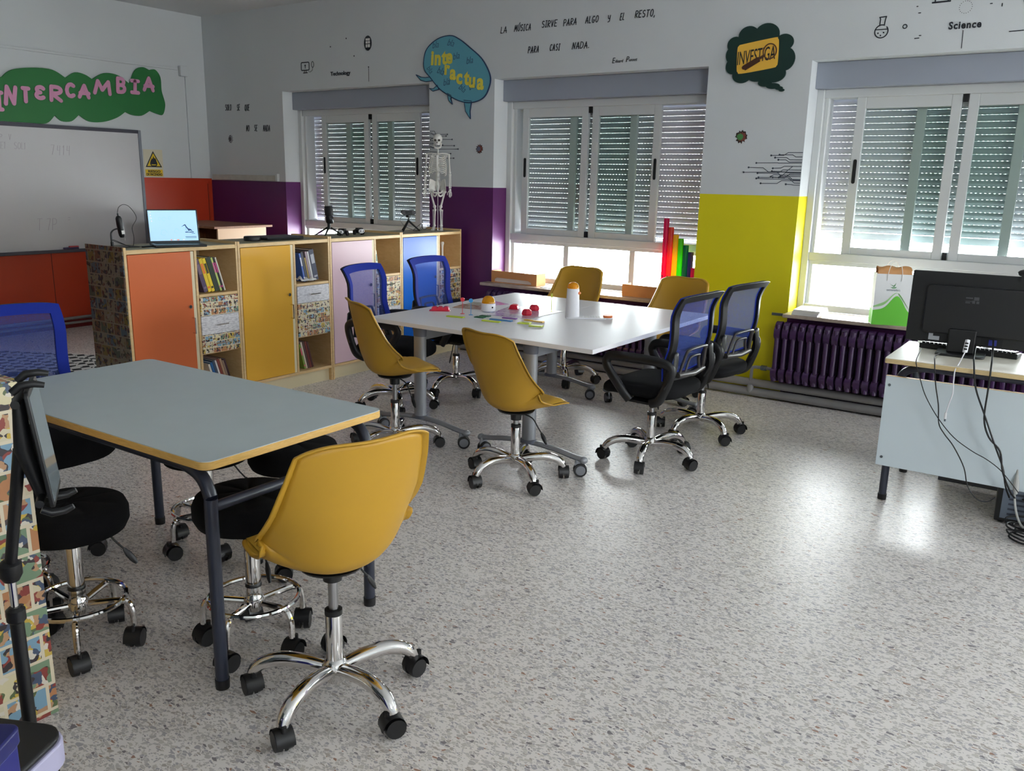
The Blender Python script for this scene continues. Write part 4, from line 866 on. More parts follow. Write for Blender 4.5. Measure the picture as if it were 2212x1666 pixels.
def make_mesh_chair():
    t = thing('mesh_office_chair', 'x', 'chair')
    m = MB()
    def sf(a, b):
        # superellipse cushion, rounded front
        th = 2*math.pi*a; ph = math.pi*(b-.5); ce = lambda x, e: math.copysign(abs(x)**e, x)
        x = .235*ce(math.cos(ph), .35)*ce(math.cos(th), .5); y = .235*ce(math.cos(ph), .35)*ce(math.sin(th), .5); z = .045*ce(math.sin(ph), .7)
        z -= .03*max(0, (y-.10)/.13)**2; z += .008*(abs(x)/.23)**2
        return (x, y+.01, .452+z)
    m.grid(sf, 40, 14); m.build('seat', FABRIC, t, smooth=70, weld=True)
    u = MB(); u.box(-.11, .11, -.12, .12, .392, .412); u.box(-.045, .045, -.05, .06, .368, .395); u.build('seat_mechanism', BLACK, t, smooth=0, bevel=.006)
    band(-.016, .085, .018).build('back_frame', BLACK, t, smooth=50, bevel=.003)
    band(.003, .095, .008).build('fabric_edge', BLUEF, t, smooth=50)
    g = MB(); g.grid(lambda a, b: back_pt((2*a-1)*.88, .06+.88*b)+Vector((0, .005, 0)), 12, 14); g.build('mesh_panel', BLUEM, t, smooth=80)
    # lumbar bracket: two nested arches on a bar
    def arch(w0, w1, v0, v1, r, y=-.028):
        P = [(-w0, v0), (-w1*.95, v1-.05), (-w1*.72, v1), (w1*.72, v1), (w1*.95, v1-.05), (w0, v0)]
        return smoothpts([back_pt(a/.205, b)+Vector((0, y, 0)) for a, b in P], 5)
    lb = MB(); lb.tube(arch(.125, .105, .06, .36, .009), .0105, 8, flat=.8); lb.tube(arch(.075, .055, .07, .26, .008), .0085, 8, flat=.8)
    lb.tube([back_pt(-.66, .065)+Vector((0, -.03, 0)), back_pt(0, .05)+Vector((0, -.034, 0)), back_pt(.66, .065)+Vector((0, -.03, 0))], .017, 10, flat=.8)
    lb.build('lumbar_support', mat('grey_black_plastic', (58, 54, 52), .35), t, smooth=60)
    for sx in (-1, 1):
        P = smoothpts([(sx*.225, .02, .402), (sx*.245, .075, .47), (sx*.252, .155, .575), (sx*.252, .158, .618), (sx*.252, .12, .640), (sx*.252, -.02, .645), (sx*.248, -.15, .642), (sx*.238, -.215, .624), (sx*.232, -.225, .58), (sx*.235, -.20, .50), (sx*.235, -.165, .43), (sx*.22, -.11, .402)], 5)
        n = len(P); rr = [.018]*n
        a = MB(); a.tube(P, rr, 12, flat=1.5, up=(1, 0, 0)); a.box(sx*.13, sx*.232, -.10, .03, .394, .406) if sx > 0 else a.box(-.232, -.13, -.10, .03, .394, .406)
        ao = a.build('armrest', BLACK, t, smooth=60)
        b = MB(); P = smoothpts([(sx*.236, -.20, .50), (sx*.224, -.232, .56), (sx*.208, -.238, .63), (sx*.200, -.235, .70)], 5); b.tube(P, [.022]*(len(P)-1)+[.008], 10, flat=.4, up=(1, 0, 0)); b.build('back_bracket', BLACK, t, smooth=60)
        s = MB()
        for zz, yy, xx in ((.53, -.235, .234), (.58, -.247, .224), (.635, -.252, .210)): s.cyl((sx*(xx+.0095), yy+.012, zz), (sx*(xx+.0115), yy+.012, zz), .006, n=10)
        s.build('screws', BLACKM, ao)
    p = MB(); p.cyl((0, 0, .25), (0, 0, .37), .0145); p.build('gas_piston', STEEL, t)
    lever(t, .40, 1); star_base(t, .285)
    return t
mp_ = make_mesh_chair()
BG = 'blue mesh office chairs'
MESHC = [(6.599, -1.963, R(86), R(67.7), .0, 'blue mesh office chair at the right side of the white tables nearer the camera'),
         (6.617, -1.273, R(82), R(39), .0, 'blue mesh office chair in front of the yellow band and the radiator'),
         (4.675, -2.011, R(-78), R(30), -.02, 'blue mesh office chair in front of the pink cabinet door'),
         (4.704, -1.379, R(-84), R(55.4), -.005, 'blue mesh office chair in front of the blue cabinet door'),
         (5.06, -4.60, R(-92), R(10), .0, 'blue mesh office chair at the far side of the grey table')]
for i, a in enumerate(MESHC): place_chair(mp_, i == 0, *a, BG)

# ------------------------------------------------------------------ black round stools with a foot ring
def make_stool():
    t = thing('swivel_stool', 'x', 'stool')
    m = MB()
    def sf(a, b):
        th = 2*math.pi*a; pr = [(0, .42), (.14, .42), (.168, .428), (.180, .452), (.180, .488), (.170, .512), (.14, .522), (.09, .525), (.04, .526), (.0, .522)]
        q = b*9; i = min(int(q), 8); f = q-i; r = pr[i][0]*(1-f)+pr[i+1][0]*f; z = pr[i][1]*(1-f)+pr[i+1][1]*f
        if b > .6: z += .006*(abs(math.sin(4*th))**.5-.7)*min(1, r/.05)*min(1, (.172-r)/.03 if r < .172 else 0)
        return (r*math.cos(th), r*math.sin(th), z)
    m.grid(sf, 64, 27); m.build('seat', FABRIC, t, smooth=60, weld=True)
    u = MB(); u.box(-.08, .08, -.08, .08, .412, .426); u.lathe([(.045, .40), (.05, .414)], n=20); u.build('seat_plate', BLACK, t, smooth=0)
    p = MB(); p.cyl((0, 0, .30), (0, 0, .415), .0145); p.build('gas_piston', STEEL, t)
    c = MB(); c.lathe([(.0255, .20), (.0255, .375), (.024, .38), (0, .38)]); c.build('gas_cylinder', CHROME, t)
    rg = MB(); rg.lathe([(.0265, .368), (.0265, .384), (.016, .386)]); rg.lathe([(.0275, .218), (.0275, .226), (.0255, .23)]); rg.build('collar', BLACK, t)
    b = MB(); b.lathe([(0, .125), (.017, .125), (.02, .14), (.034, .15), (.034, .17), (.028, .185), (.0255, .19), (.0255, .21)]); base = b.build('star_base', CHROME, t)
    for k in range(5):
        m = MB(); m.M = Matrix.Rotation(R(72*k), 4, 'Z')
        m.tube(smoothpts([(.02, 0, .16), (.08, 0, .166), (.135, 0, .17), (.160, 0, .162), (.172, 0, .130), (.174, 0, .078)], 4), .0105, 10); m.build('base_arm', CHROME, base)
    for k in range(5): caster(base, R(72*k), .174, 0)
    ring = [(.148*math.cos(R(a)), .148*math.sin(R(a)), .178) for a in range(0, 360, 8)]; m = MB(); m.tube(ring, .0085, 8, closed=True); m.build('foot_ring', CHROME, t)
    lever(t, .418, 1)
    return t
sp_ = make_stool()
SG = 'black round stools'
STOOLS = [(6.41, -4.62, R(-40), R(3), 0.03, 'black round stool with chrome foot ring under the near corner of the grey table'),
          (5.965, -4.985, R(40), R(40), 0.0, 'black round stool with chrome foot ring standing in front of the comic covered panel'),
          (6.03, -4.10, R(-60), R(14), 0.0, 'black quilted stool under the right far edge of the grey table'),
          (5.62, -4.22, R(30), R(50), -.03, 'black stool far under the grey table with only its chrome column and casters showing'),
          (5.545, -5.03, R(-100), R(33), .0, 'black stool behind the tablet holder under the left side of the grey table')]
for i, a in enumerate(STOOLS): place_chair(sp_, i == 0, *a, SG)

# ------------------------------------------------------------------ grey table
def tube_leg(P, r): m = MB(); m.tube(P, r, 14); return m
gt = thing('grey_table', 'grey topped table with a yellow plywood edge in the left foreground', 'table', (5.88, -4.53, 0), R(.9))
LX, LY = .695, .3775
def rr2(x0, x1, y0, y1, r, n=6):
    return [(cx+r*math.cos(R(a+90*i/n)), cy+r*math.sin(R(a+90*i/n))) for cx, cy, a in ((x1-r, y1-r, 0), (x0+r, y1-r, 90), (x0+r, y0+r, 180), (x1-r, y0+r, 270)) for i in range(n+1)]
xyz = lambda a, b, h: (a, b, h)
tp = MB().prism(rr2(-LX, LX, -LY, LY, .035), xyz, .733, .7575).build('table_top', PLY, gt, smooth=30, bevel=.002)
MB().prism(rr2(-LX+.0015, LX-.0015, -LY+.0015, LY-.0015, .034), xyz, .7575, .76).build('laminate', GREYLAM, tp, smooth=30)
for sx in (-1, 1):
    for sy in (-1, 1):
        x, y = sx*(LX-.045), sy*(LY-.045)
        P = smoothpts([(x-sx*.16, y, .715), (x-sx*.10, y, .713), (x-sx*.035, y, .69), (x, y, .635), (x, y, .57), (x, y, .03)], 5)
        lg = tube_leg(P, .0205).build('leg', NAVYMET, gt); f = MB(); f.cyl((x, y, 0), (x, y, .032), .0215, .023); f.build('foot_cap', BLACK, lg)
for yy in (-LY+.045, LY-.045): fr = MB(); fr.tube([(-LX+.2, yy, .715), (LX-.2, yy, .715)], .0205, 12); fr.build('frame_rail', NAVYMET, gt)
fr = MB(); fr.tube([(LX-.045, -LY+.045, .60), (LX-.045, LY-.045, .60)], .0165, 12); fr.build('stretcher', NAVYMET, gt)

# ------------------------------------------------------------------ white flip top tables
def table_caster(parent, x, y, rz):
    m = MB(); W_ = MB()
    for sx in (-1, 1): m.cyl((sx*.006, 0, .0375), (sx*.02, 0, .0375), .0375, .036, 24); W_.cyl((sx*.02, 0, .0375), (sx*.0225, 0, .0375), .027, .025, 20)
    c = MB(); c.box(-.006, .006, -.02, .03, .03, .082); c.cyl((0, .02, .075), (0, .02, .10), .009, n=12)
    o = c.build('caster', GREYMET, parent, bevel=.002); o.location = (x, y, 0); o.rotation_euler = (0, 0, rz)
    m.build('tyre', BLACK, o); W_.build('wheel_disc', mat('wheel_grey', (120, 122, 128), .5), o); return o
def flip_table():
    t = thing('flip_top_table', 'x', 'table')
    MB().box(-.4, .4, -.804, .804, .695, .72).build('table_top', WHITELAM, t, smooth=0, bevel=.0015)
    for sy in (-1, 1):
        y = sy*.755; yo = y
        P = smoothpts([(-.345, yo, .098), (-.28, yo, .104), (-.15, yo, .124), (0, yo, .132), (.15, yo, .124), (.28, yo, .104), (.345, yo, .098)], 4)
        ft = MB(); ft.tube(P, .022, 12, flat=.65, up=(0, 1, 0)); ft.ball((-.345, yo, .096), .024, .024, .02); ft.ball((.345, yo, .096), .024, .024, .02); fo = ft.build('foot', GREYMET, t)
        po = MB(); po.tube([(-.015, y, .14), (-.015, y, .69)], .042, 16, flat=.75, up=(1, 0, 0)); po.build('post', GREYMET, t)
        cp = MB(); cp.tube([(-.015, y, .13), (-.015, y, .142), (-.015, y, .15)], [.062, .056, .044], 16, flat=.65, up=(1, 0, 0)); cp.tube([(-.015, y, .64), (-.015, y, .69)], [.044, .047], 16, flat=.75, up=(1, 0, 0)); cp.build('post_collar', mat('blue_grey_plastic', (92, 96, 108), .5), t)
        table_caster(t, -.325, yo, random.uniform(0, 6)); table_caster(t, .325, yo, random.uniform(0, 6))
    b = MB(); b.box(-.03, .0, -.73, .73, .615, .675); b.build('cross_beam', GREYMET, t, smooth=0, bevel=.003)
    return t
random.seed(9)
f1 = flip_table(); f1.location = (5.295, -1.70, 0); tag(f1, 'left one of two white flip top tables pushed together, covered with toys', group='white flip top tables')
f2 = copy_tree(f1); f2.location = (6.097, -1.70, 0); tag(f2, 'right one of two white flip top tables pushed together, carrying the white robot tower', group='white flip top tables')

# ------------------------------------------------------------------ desk with monitor
dk = thing('computer_desk', 'white desk with a pale front panel and dark tube frame at the right edge', 'desk', (7.79, -1.91, 0))
tp = MB().prism(rr2(0, 1.4, 0, .60, .012, 3), xyz, .735, .757).build('table_top', wood('pale_plywood', (206, 180, 130), (222, 198, 150), (3, 3, 20)), dk, smooth=30, bevel=.002)
MB().prism(rr2(.001, 1.399, .001, .599, .012, 3), xyz, .757, .76).build('laminate', mat('cream_laminate', (228, 222, 208), .35), tp, smooth=30)
pn = MB().box(.0, 1.4, .092, .108, .19, .655).build('front_panel', mat('white_panel', (210, 222, 228), .45), dk, smooth=0, bevel=.001)
MB().box(.0, 1.4, .0915, .1085, .655, .657).build('panel_edge', BIRCH, pn, smooth=0)
s = MB()
for xx, zz in ((.02, .61), (.025, .235)): s.cyl((xx, .092, zz), (xx, .089, zz), .007, n=12)
s.build('screws', SCREW, pn)
for yy in (.13, .69-.02):
    for x, sx in ((.045, 1), (1.355, -1)):
        P = smoothpts([(x+sx*.20, yy-.02, .712), (x+sx*.12, yy-.02, .71), (x+sx*.035, yy, .68), (x, yy, .60), (x, yy, .5), (x, yy, .03)], 5)
        lg = tube_leg(P, .019).build('leg', NAVYMET, dk); f = MB(); f.cyl((x, yy, 0), (x, yy, .03), .021, .022); f.build('foot_cap', BLACK, lg)
for yy in (.11, .65): fr = MB(); fr.tube([(.24, yy, .712), (1.16, yy, .712)], .019, 12); fr.build('frame_rail', NAVYMET, dk)
# ------------------------------------------------------------------ on top of the cabinets
TZ = 1.1025
# laptop
a = R(62)     # faces the room
lt = thing('laptop', 'open black laptop with a pale blue screen on top of the orange cabinet', 'laptop', (3.545, -2.90, TZ), R(66)); lt.scale = (.88, .92, .95)
MB().box(-.18, .18, -.235, 0, 0, .016).build('keyboard_base', BLACK, lt, smooth=0, bevel=.005)
kb = MB(); kb.box(-.155, .155, -.125, -.02, .016, .0172)
for r_ in range(5):
    for c_ in range(14): kb.box(-.152+c_*.0218, -.152+c_*.0218+.018, -.122+r_*.021, -.122+r_*.021+.017, .0172, .0185)
kb.build('keys', BLACKM, lt, smooth=0); MB().box(-.055, .055, -.215, -.14, .016, .0166).build('touchpad', mat('dark_grey_plastic', (44, 44, 48), .4), lt, smooth=0)
lid = MB(); lid.M = Matrix.Rotation(R(-12), 4, 'X'); lid.box(-.18, .18, -.003, .005, .008, .245); lo = lid.build('screen_lid', BLACK, lt, smooth=0, bevel=.003)
sm = MB(); sm.M = Matrix.Rotation(R(-12), 4, 'X'); sm.box(-.170, .170, -.0042, -.003, .028, .236); so = sm.build('screen', mat('screen_pale_blue', (176, 218, 244), .4, emit=.62), lo, smooth=0)
ic = MB(); ic.M = Matrix.Rotation(R(-12), 4, 'X'); SF = lambda p, q, h: (p, -.0042-h, q)
for px, pz in ((-.155, .222), (-.153, .202), (-.151, .184), (-.149, .163)): ic.prism([(px+.004*math.cos(R(q)), pz+.004*math.sin(R(q))) for q in range(0, 360, 45)], SF, 0, .0004, 2)
for px, w_, mi in ((-.03, .012, 3), (-.005, .01, 2), (.015, .018, 3), (.06, .01, 2)): ic.box(px, px+w_, -.0047, -.0042, .03, .037, mi)
ic.prism([(.052, .122), (.078, .139), (.081, .141), (.088, .138), (.092, .128), (.105, .112), (.122, .107), (.136, .090), (.118, .098), (.104, .093), (.100, .104), (.086, .122), (.082, .133)], SF, 0, .0005, 0)
stroke2d(ic, [(.086, .12), (.088, .10), (.10, .088), (.112, .088)], .0016, SF, 0, .0005, 1)
for (p, q, z_) in ((.08, .142, .083), (.125, .15, .074), (.078, .158, .053), (.08, .158, .046)): ic.box(p, q, -.0047, -.0042, z_, z_+(.006 if z_ > .08 else .003), 0)
for c_ in ((-.06, .178, .016), (-.02, .185, .012), (-.07, .085, .024), (.02, .095, .018), (-.09, .18, .012)):
    stroke2d(ic, [(c_[0]+c_[2]*math.cos(R(q))*(1+.3*math.sin(q)), c_[1]+c_[2]*.8*math.sin(R(q*1.0))) for q in range(0, 330, 30)], .0005, SF, 0, .0004, 1)
ic.build('desktop_icons', [mat('screen_navy', (34, 64, 110), .5, emit=.5), mat('screen_grey_blue', (140, 178, 206), .5, emit=.6), mat('screen_white', (246, 246, 250), .5, emit=.8), mat('screen_orange', (220, 140, 110), .5, emit=.6)], so, smooth=0)
# USB microscope on a gooseneck stand, its cable
ms = thing('usb_microscope', 'small black USB microscope on a bent stand beside the laptop', 'microscope', (3.50, -3.30, TZ)); ms.scale = (1.3, 1.15, 1)
b = MB(); b.box(-.06, .06, -.035, .11, 0, .006); b.build('stand_base', BLACK, ms, smooth=0, bevel=.002)
b = MB(); b.tube(smoothpts([(0, -.01, .006), (0, -.012, .075), (0, -.004, .10), (0, .018, .113), (0, .042, .113)], 5), .0045, 8); b.cyl((0, -.01, .005), (0, -.01, .035), .0075); b.build('gooseneck', BLACK, ms)
b = MB(); b.M = Matrix.Translation((0, .052, .06)) @ Matrix.Rotation(R(6), 4, 'X'); b.lathe([(0, 0), (.010, 0), (.0145, .012), (.016, .03), (.0165, .085), (.0155, .118), (.011, .13), (.004, .135), (.004, .15), (0, .15)]); mb_ = b.build('barrel', BLACK, ms)
b = MB(); b.M = Matrix.Translation((0, .052, .06)) @ Matrix.Rotation(R(6), 4, 'X'); b.lathe([(.012, -.02), (.013, -.002), (.011, 0)]); b.build('clear_hood', CLEAR, mb_)
b = MB(); b.M = Matrix.Translation((0, .052, .06)) @ Matrix.Rotation(R(6), 4, 'X'); b.box(.0145, .0172, -.008, .008, .022, .044); b.build('label_plate', PAPER, mb_, smooth=0)
b = MB(); b.tube(smoothpts([(0, .036, .21), (.0, .045, .245), (0, .075, .262), (0, .11, .245), (0, .145, .18), (0, .115, .12), (0, .12, .06), (.03, .09, .006), (.05, .05, .010), (.01, .0, .045), (-.02, .01, .04), (.02, .06, .012), (.06, .10, .005), (.05, .16, .004)], 5), .0018, 6); b.build('cable', BLACK, ms)
pen = MB(); pen.cyl((3.63, -3.19, TZ+.006), (3.60, -3.09, TZ+.006), .0055, n=8); tag(pen.build('pen', BLACK), 'thin black pen lying in front of the laptop on the orange cabinet', 'pen')
pk = MB(); pk.lathe([(0, 0), (.055, 0), (.058, .006), (.058, .026), (.054, .032), (0, .033)], n=32)
o = pk.build('desktop_speaker', mat('charcoal_plastic', (34, 34, 38), .5)); o.location = (3.56, -2.29, TZ); tag(o, 'round charcoal speaker puck on top of the amber cabinet', 'speaker')
cl = thing('closed_laptop', 'closed dark grey laptop lying flat on the amber cabinet', 'laptop', (3.535, -2.045, TZ), R(86))
for nm, z0, z1, mm in (('lower_case', .003, .014, BLACKM), ('lid', .0145, .023, mat('slate_plastic', (48, 50, 56), .45))): MB().box(-.16, .16, -.11, .11, z0, z1).build(nm, mm, cl, smooth=0, bevel=.004)
MB().box(-.14, .14, -.09, .09, 0, .003).build('rubber_feet', BLACKM, cl, smooth=0)
# tripod helpers
def tripod_legs(t, top, spread, z0, r, angs):
    for a in angs:
        m = MB(); e = Vector((math.cos(R(a))*spread, math.sin(R(a))*spread, r)); m.tube([(0, 0, top), tuple(e*.5+Vector((0, 0, top*.5))), tuple(e)], [r*1.3, r, r*.8], 8); m.build('leg', BLACK, t)
mi_ = thing('microphone', 'black condenser microphone on a mini tripod in front of the left window', 'microphone', (3.56, -1.545, TZ)); mi_.scale = (1.45, 1.45, 1)
tripod_legs(mi_, .075, .085, 0, .006, (-60, 80, 200))
b = MB(); b.lathe([(0, .065), (.009, .065), (.009, .10), (.012, .11), (0, .112)]); b.build('stem', BLACK, mi_)
b = MB(); b.M = Matrix.Translation((0, .008, .10)) @ Matrix.Rotation(R(4), 4, 'X'); b.lathe([(0, 0), (.016, 0), (.021, .012), (.021, .05), (.018, .058), (.018, .062), (0, .062)]); b.build('body', mat('dark_grey_metal', (30, 30, 34), .35, .5), mi_)
b = MB(); b.M = Matrix.Translation((0, .008, .10)) @ Matrix.Rotation(R(4), 4, 'X'); b.lathe([(0, .06), (.022, .062), (.0235, .07), (.0215, .128), (.019, .134), (0, .135)]); b.build('grille', BLACKM, mi_)
for i, (y, rz, pos) in enumerate(((-1.405, R(20), 'left one of two'), (-1.215, R(75), 'right one of two'))):
    t = thing('toy_robot', '%s small wheeled robots with a white face on the cabinets' % pos, 'toy robot', (3.56, y, TZ), rz, 'small wheeled robots')
    MB().box(-.028, .028, -.03, .035, .014, .045).build('body', BLACK, t, smooth=0, bevel=.006)
    MB().box(-.025, .025, -.02, .02, .045, .056).build('top_block', BLACKM, t, smooth=0, bevel=.002)
    f = MB(); f.ball((0, -.034, .030), .027, .012, .018, 18); fo = f.build('face', ROTPL, t)
    f = MB(); f.ball((-.011, -.045, .032), .0055, .003, .0055, 10); f.ball((.011, -.045, .032), .0055, .003, .0055, 10); f.build('eyes', BLACKM, fo)
    for sx in (-1, 1): f = MB(); f.cyl((sx*.032, .012, .02), (sx*.044, .012, .02), .02); f.build('wheel', BLACKM, t)
    f = MB(); f.ball((0, -.035, .008), .008, .008, .008, 10); f.build('caster_ball', BLACKM, t)
wc = thing('webcam', 'black webcam on a mini tripod on top of the row near the skeleton', 'webcam', (3.52, -.57, TZ))
tripod_legs(wc, .095, .10, 0, .0075, (-75, 45, 165))
b = MB(); b.tube([(0, 0, .09), (0, .004, .125)], .006, 8); b.lathe([(0, .118), (.018, .122), (.022, .132), (.02, .143), (0, .146)], (0, 0, 0), 14); b.build('ball_head', BLACK, wc)
b = MB(); b.prism([(.052*math.cos(R(q))*(1 if abs(math.cos(R(q))) > .01 else 1)+(.0), .0) for q in ()], xyz, 0, 0) if False else None
pr = [( .045+.021*math.cos(R(q)), .021*math.sin(R(q))) for q in range(-90, 91, 18)] + [(-.045+.021*math.cos(R(q)), .021*math.sin(R(q))) for q in range(90, 271, 18)]
b.M = Matrix.Translation((0, 0, .166)) @ Matrix.Rotation(R(58), 4, 'Z'); b.prism(pr, lambda p, q, h: (p, h, q), -.014, .016); co = b.build('camera_body', BLACK, wc, bevel=.003)
b = MB(); b.M = Matrix.Translation((0, 0, .166)) @ Matrix.Rotation(R(58), 4, 'Z'); b.cyl((0, -.014, 0), (0, -.017, 0), .012); b.box(-.03, .03, -.0148, -.0138, -.013, .013); b.build('lens', mat('lens_black', (6, 6, 8), .08), co)
b = MB(); b.tube(smoothpts([(-.02, -.01, .15), (-.04, -.06, .11), (-.02, -.03, .05), (.03, .06, .01), (.06, .10, .03), (.03, .14, .065), (0, .10, .03), (.02, .04, .008), (.05, .07, .006), (.02, .16, .02), (0, .19, .09), (0, .2, .012), (.03, .26, .04)], 5), .0022, 6); b.build('cable', BLACK, wc)

# ------------------------------------------------------------------ skeleton model
sk = thing('skeleton_model', 'small white anatomical skeleton model standing on the last cabinet by the wall', 'skeleton model', (3.575, -.235, TZ), R(34))
def bone(mb, a, b, r, k=1.7):
    a, b = Vector(a), Vector(b); mb.tube([a, a+(b-a)*.06, a+(b-a)*.14, a+(b-a)*.5, a+(b-a)*.86, a+(b-a)*.94, b], [r*k*.8, r*k, r*1.1, r*.9, r*1.1, r*k, r*k*.8], 10)
b = MB(); b.cyl((0, .012, .0), (0, .012, .40), .004, n=10); b.lathe([(0, 0), (.055, 0), (.055, .008), (0, .010)], (0, .012, 0)); b.build('support_rod', CHROME, sk)
b = MB()   # skull
b.ball((0, .004, .800), .041, .052, .046, 20); b.tube([(0, -.034, .775), (0, -.032, .745)], [.028, .02], 12); b.tube(smoothpts([(-.03, .0, .765), (-.028, -.012, .735), (-.014, -.038, .722), (.014, -.038, .722), (.028, -.012, .735), (.03, .0, .765)], 4), .0075, 8)
so_ = b.build('skull', BONE, sk, smooth=60)
b = MB()
for sx in (-1, 1): b.ball((sx*.0165, -.045, .788), .0105, .008, .0095, 12)
b.prism([(-.006, .762), (.006, .762), (0, .777)], lambda p, q, h: (p, h, q), -.062, -.05); b.box(-.016, .016, -.0535, -.048, .7425, .7445); b.build('eye_sockets', mat('socket_shade', (60, 52, 48), .8), so_)
b = MB()   # spine
for i in range(24):
    z = .735-.0128*i; y = .016+.012*math.sin(i*.27); r = .007+.0004*i; b.tube([(0, y, z-.0045), (0, y, z+.0045)], r, 8); b.tube([(0, y, z), (0, y+.018, z-.006)], .0028, 6)
    if i > 17: b.tube([(-.022, y+.004, z), (.022, y+.004, z)], .0028, 6)
b.build('spine', BONE, sk, smooth=60)
b = MB()   # ribs, breastbone, collar bones, shoulder blades
for i in range(11):
    z = .665-.0155*i; w_ = .052+.026*math.sin(min(1, (i+1)/7)*1.5); dp = .052+.012*min(i, 6)/6
    for sx in (-1, 1):
        endx = .010 if i < 7 else .03+.008*(i-7); P = smoothpts([(0, .022, z+.012), (sx*w_*.7, .035, z+.008), (sx*w_, .0, z-.012), (sx*w_*.8, -dp*.8, z-.03), (sx*endx, -dp, z-.022-(.004*i if i < 7 else -.004*(i-7)+.02))], 4)
        if i > 8: P = P[:-5]
        b.tube(P, .0036, 6)
b.tube([(0, -.058, .66), (0, -.064, .60), (0, -.066, .545), (0, -.06, .525)], [.010, .009, .008, .004], 8, flat=.45, up=(1, 0, 0))
for sx in (-1, 1):
    b.tube(smoothpts([(sx*.012, -.055, .668), (sx*.05, -.045, .676), (sx*.093, -.01, .672)], 3), .0045, 6)
    b.prism([(sx*.03, .66), (sx*.085, .668), (sx*.05, .575)], lambda p, q, h: (p, .04+h, q), 0, .004)
b.build('rib_cage', BONE, sk, smooth=60)
b = MB()   # pelvis
for sx in (-1, 1):
    b.grid(lambda u, v: (sx*(.012+.058*math.sin(u*1.7)+.006*v), .03-.075*u+.012*math.sin(v*3), .425-.075*v+.03*math.sin(u*2.6)*(1-v)), 10, 8)
    b.tube(smoothpts([(sx*.045, -.01, .355), (sx*.03, -.035, .335), (sx*.005, -.04, .335), (sx*.022, -.02, .305), (sx*.045, .0, .32), (sx*.048, -.005, .35)], 4), .0065, 8); b.ball((sx*.052, -.005, .352), .014)
b.tube([(0, .024, .44), (0, .03, .40), (0, .022, .36), (0, .012, .335)], [.022, .02, .012, .005], 8, flat=.6, up=(1, 0, 0))
b.build('pelvis', BONE, sk, smooth=60, solid=.003)
for sx in (-1, 1):
    b = MB(); bone(b, (sx*.10, .0, .66), (sx*.108, .006, .505), .0065); bone(b, (sx*.104, .004, .50), (sx*.106, -.012, .375), .0042); bone(b, (sx*.114, .004, .50), (sx*.118, -.010, .375), .004); b.ball((sx*.098, 0, .664), .012)
    ao = b.build('arm', BONE, sk, smooth=60)
    h = MB(); h.ball((sx*.112, -.014, .362), .012, .008, .011, 10)
    for q in range(5):
        fx = sx*(.097+.0075*q); L_ = (.040, .056, .062, .058, .048)[q]; oy = -.018-(.006 if q == 0 else 0)
        h.tube([(sx*(.105+.0035*q), -.015, .356), (fx-sx*(.006 if q == 0 else 0), oy, .356-L_*.5), (fx-sx*(.008 if q == 0 else 0), oy-.004, .356-L_*.8), (fx-sx*(.008 if q == 0 else 0), oy-.008, .356-L_)], [.0035, .0028, .003, .002], 6)
    h.build('hand', BONE, ao, smooth=60)
    b = MB(); b.ball((sx*.050, -.004, .352), .012); b.tube([(sx*.052, -.004, .35), (sx*.066, .0, .345)], .0075, 8); bone(b, (sx*.066, .0, .352), (sx*.026, .0, .205), .0085, 1.9)
    bone(b, (sx*.024, .002, .192), (sx*.030, .006, .035), .0065, 2.0); bone(b, (sx*.042, .008, .187), (sx*.040, .01, .035), .0035); b.ball((sx*.025, -.008, .2), .010)
    lo_ = b.build('leg', BONE, sk, smooth=60)
    h = MB(); h.tube(smoothpts([(sx*.034, .018, .018), (sx*.034, -.006, .026), (sx*.037, -.035, .016), (sx*.040, -.06, .009)], 3), [.010, .011, .012, .012, .012, .011, .011, .011, .010, .009][:10], 8, flat=1.3)
    for q in range(5): h.tube([(sx*(.026+.006*q), -.05, .010), (sx*(.024+.0075*q), -.075+.003*q, .006)], [.0045, .003], 6)
    h.build('foot', BONE, lo_, smooth=60)

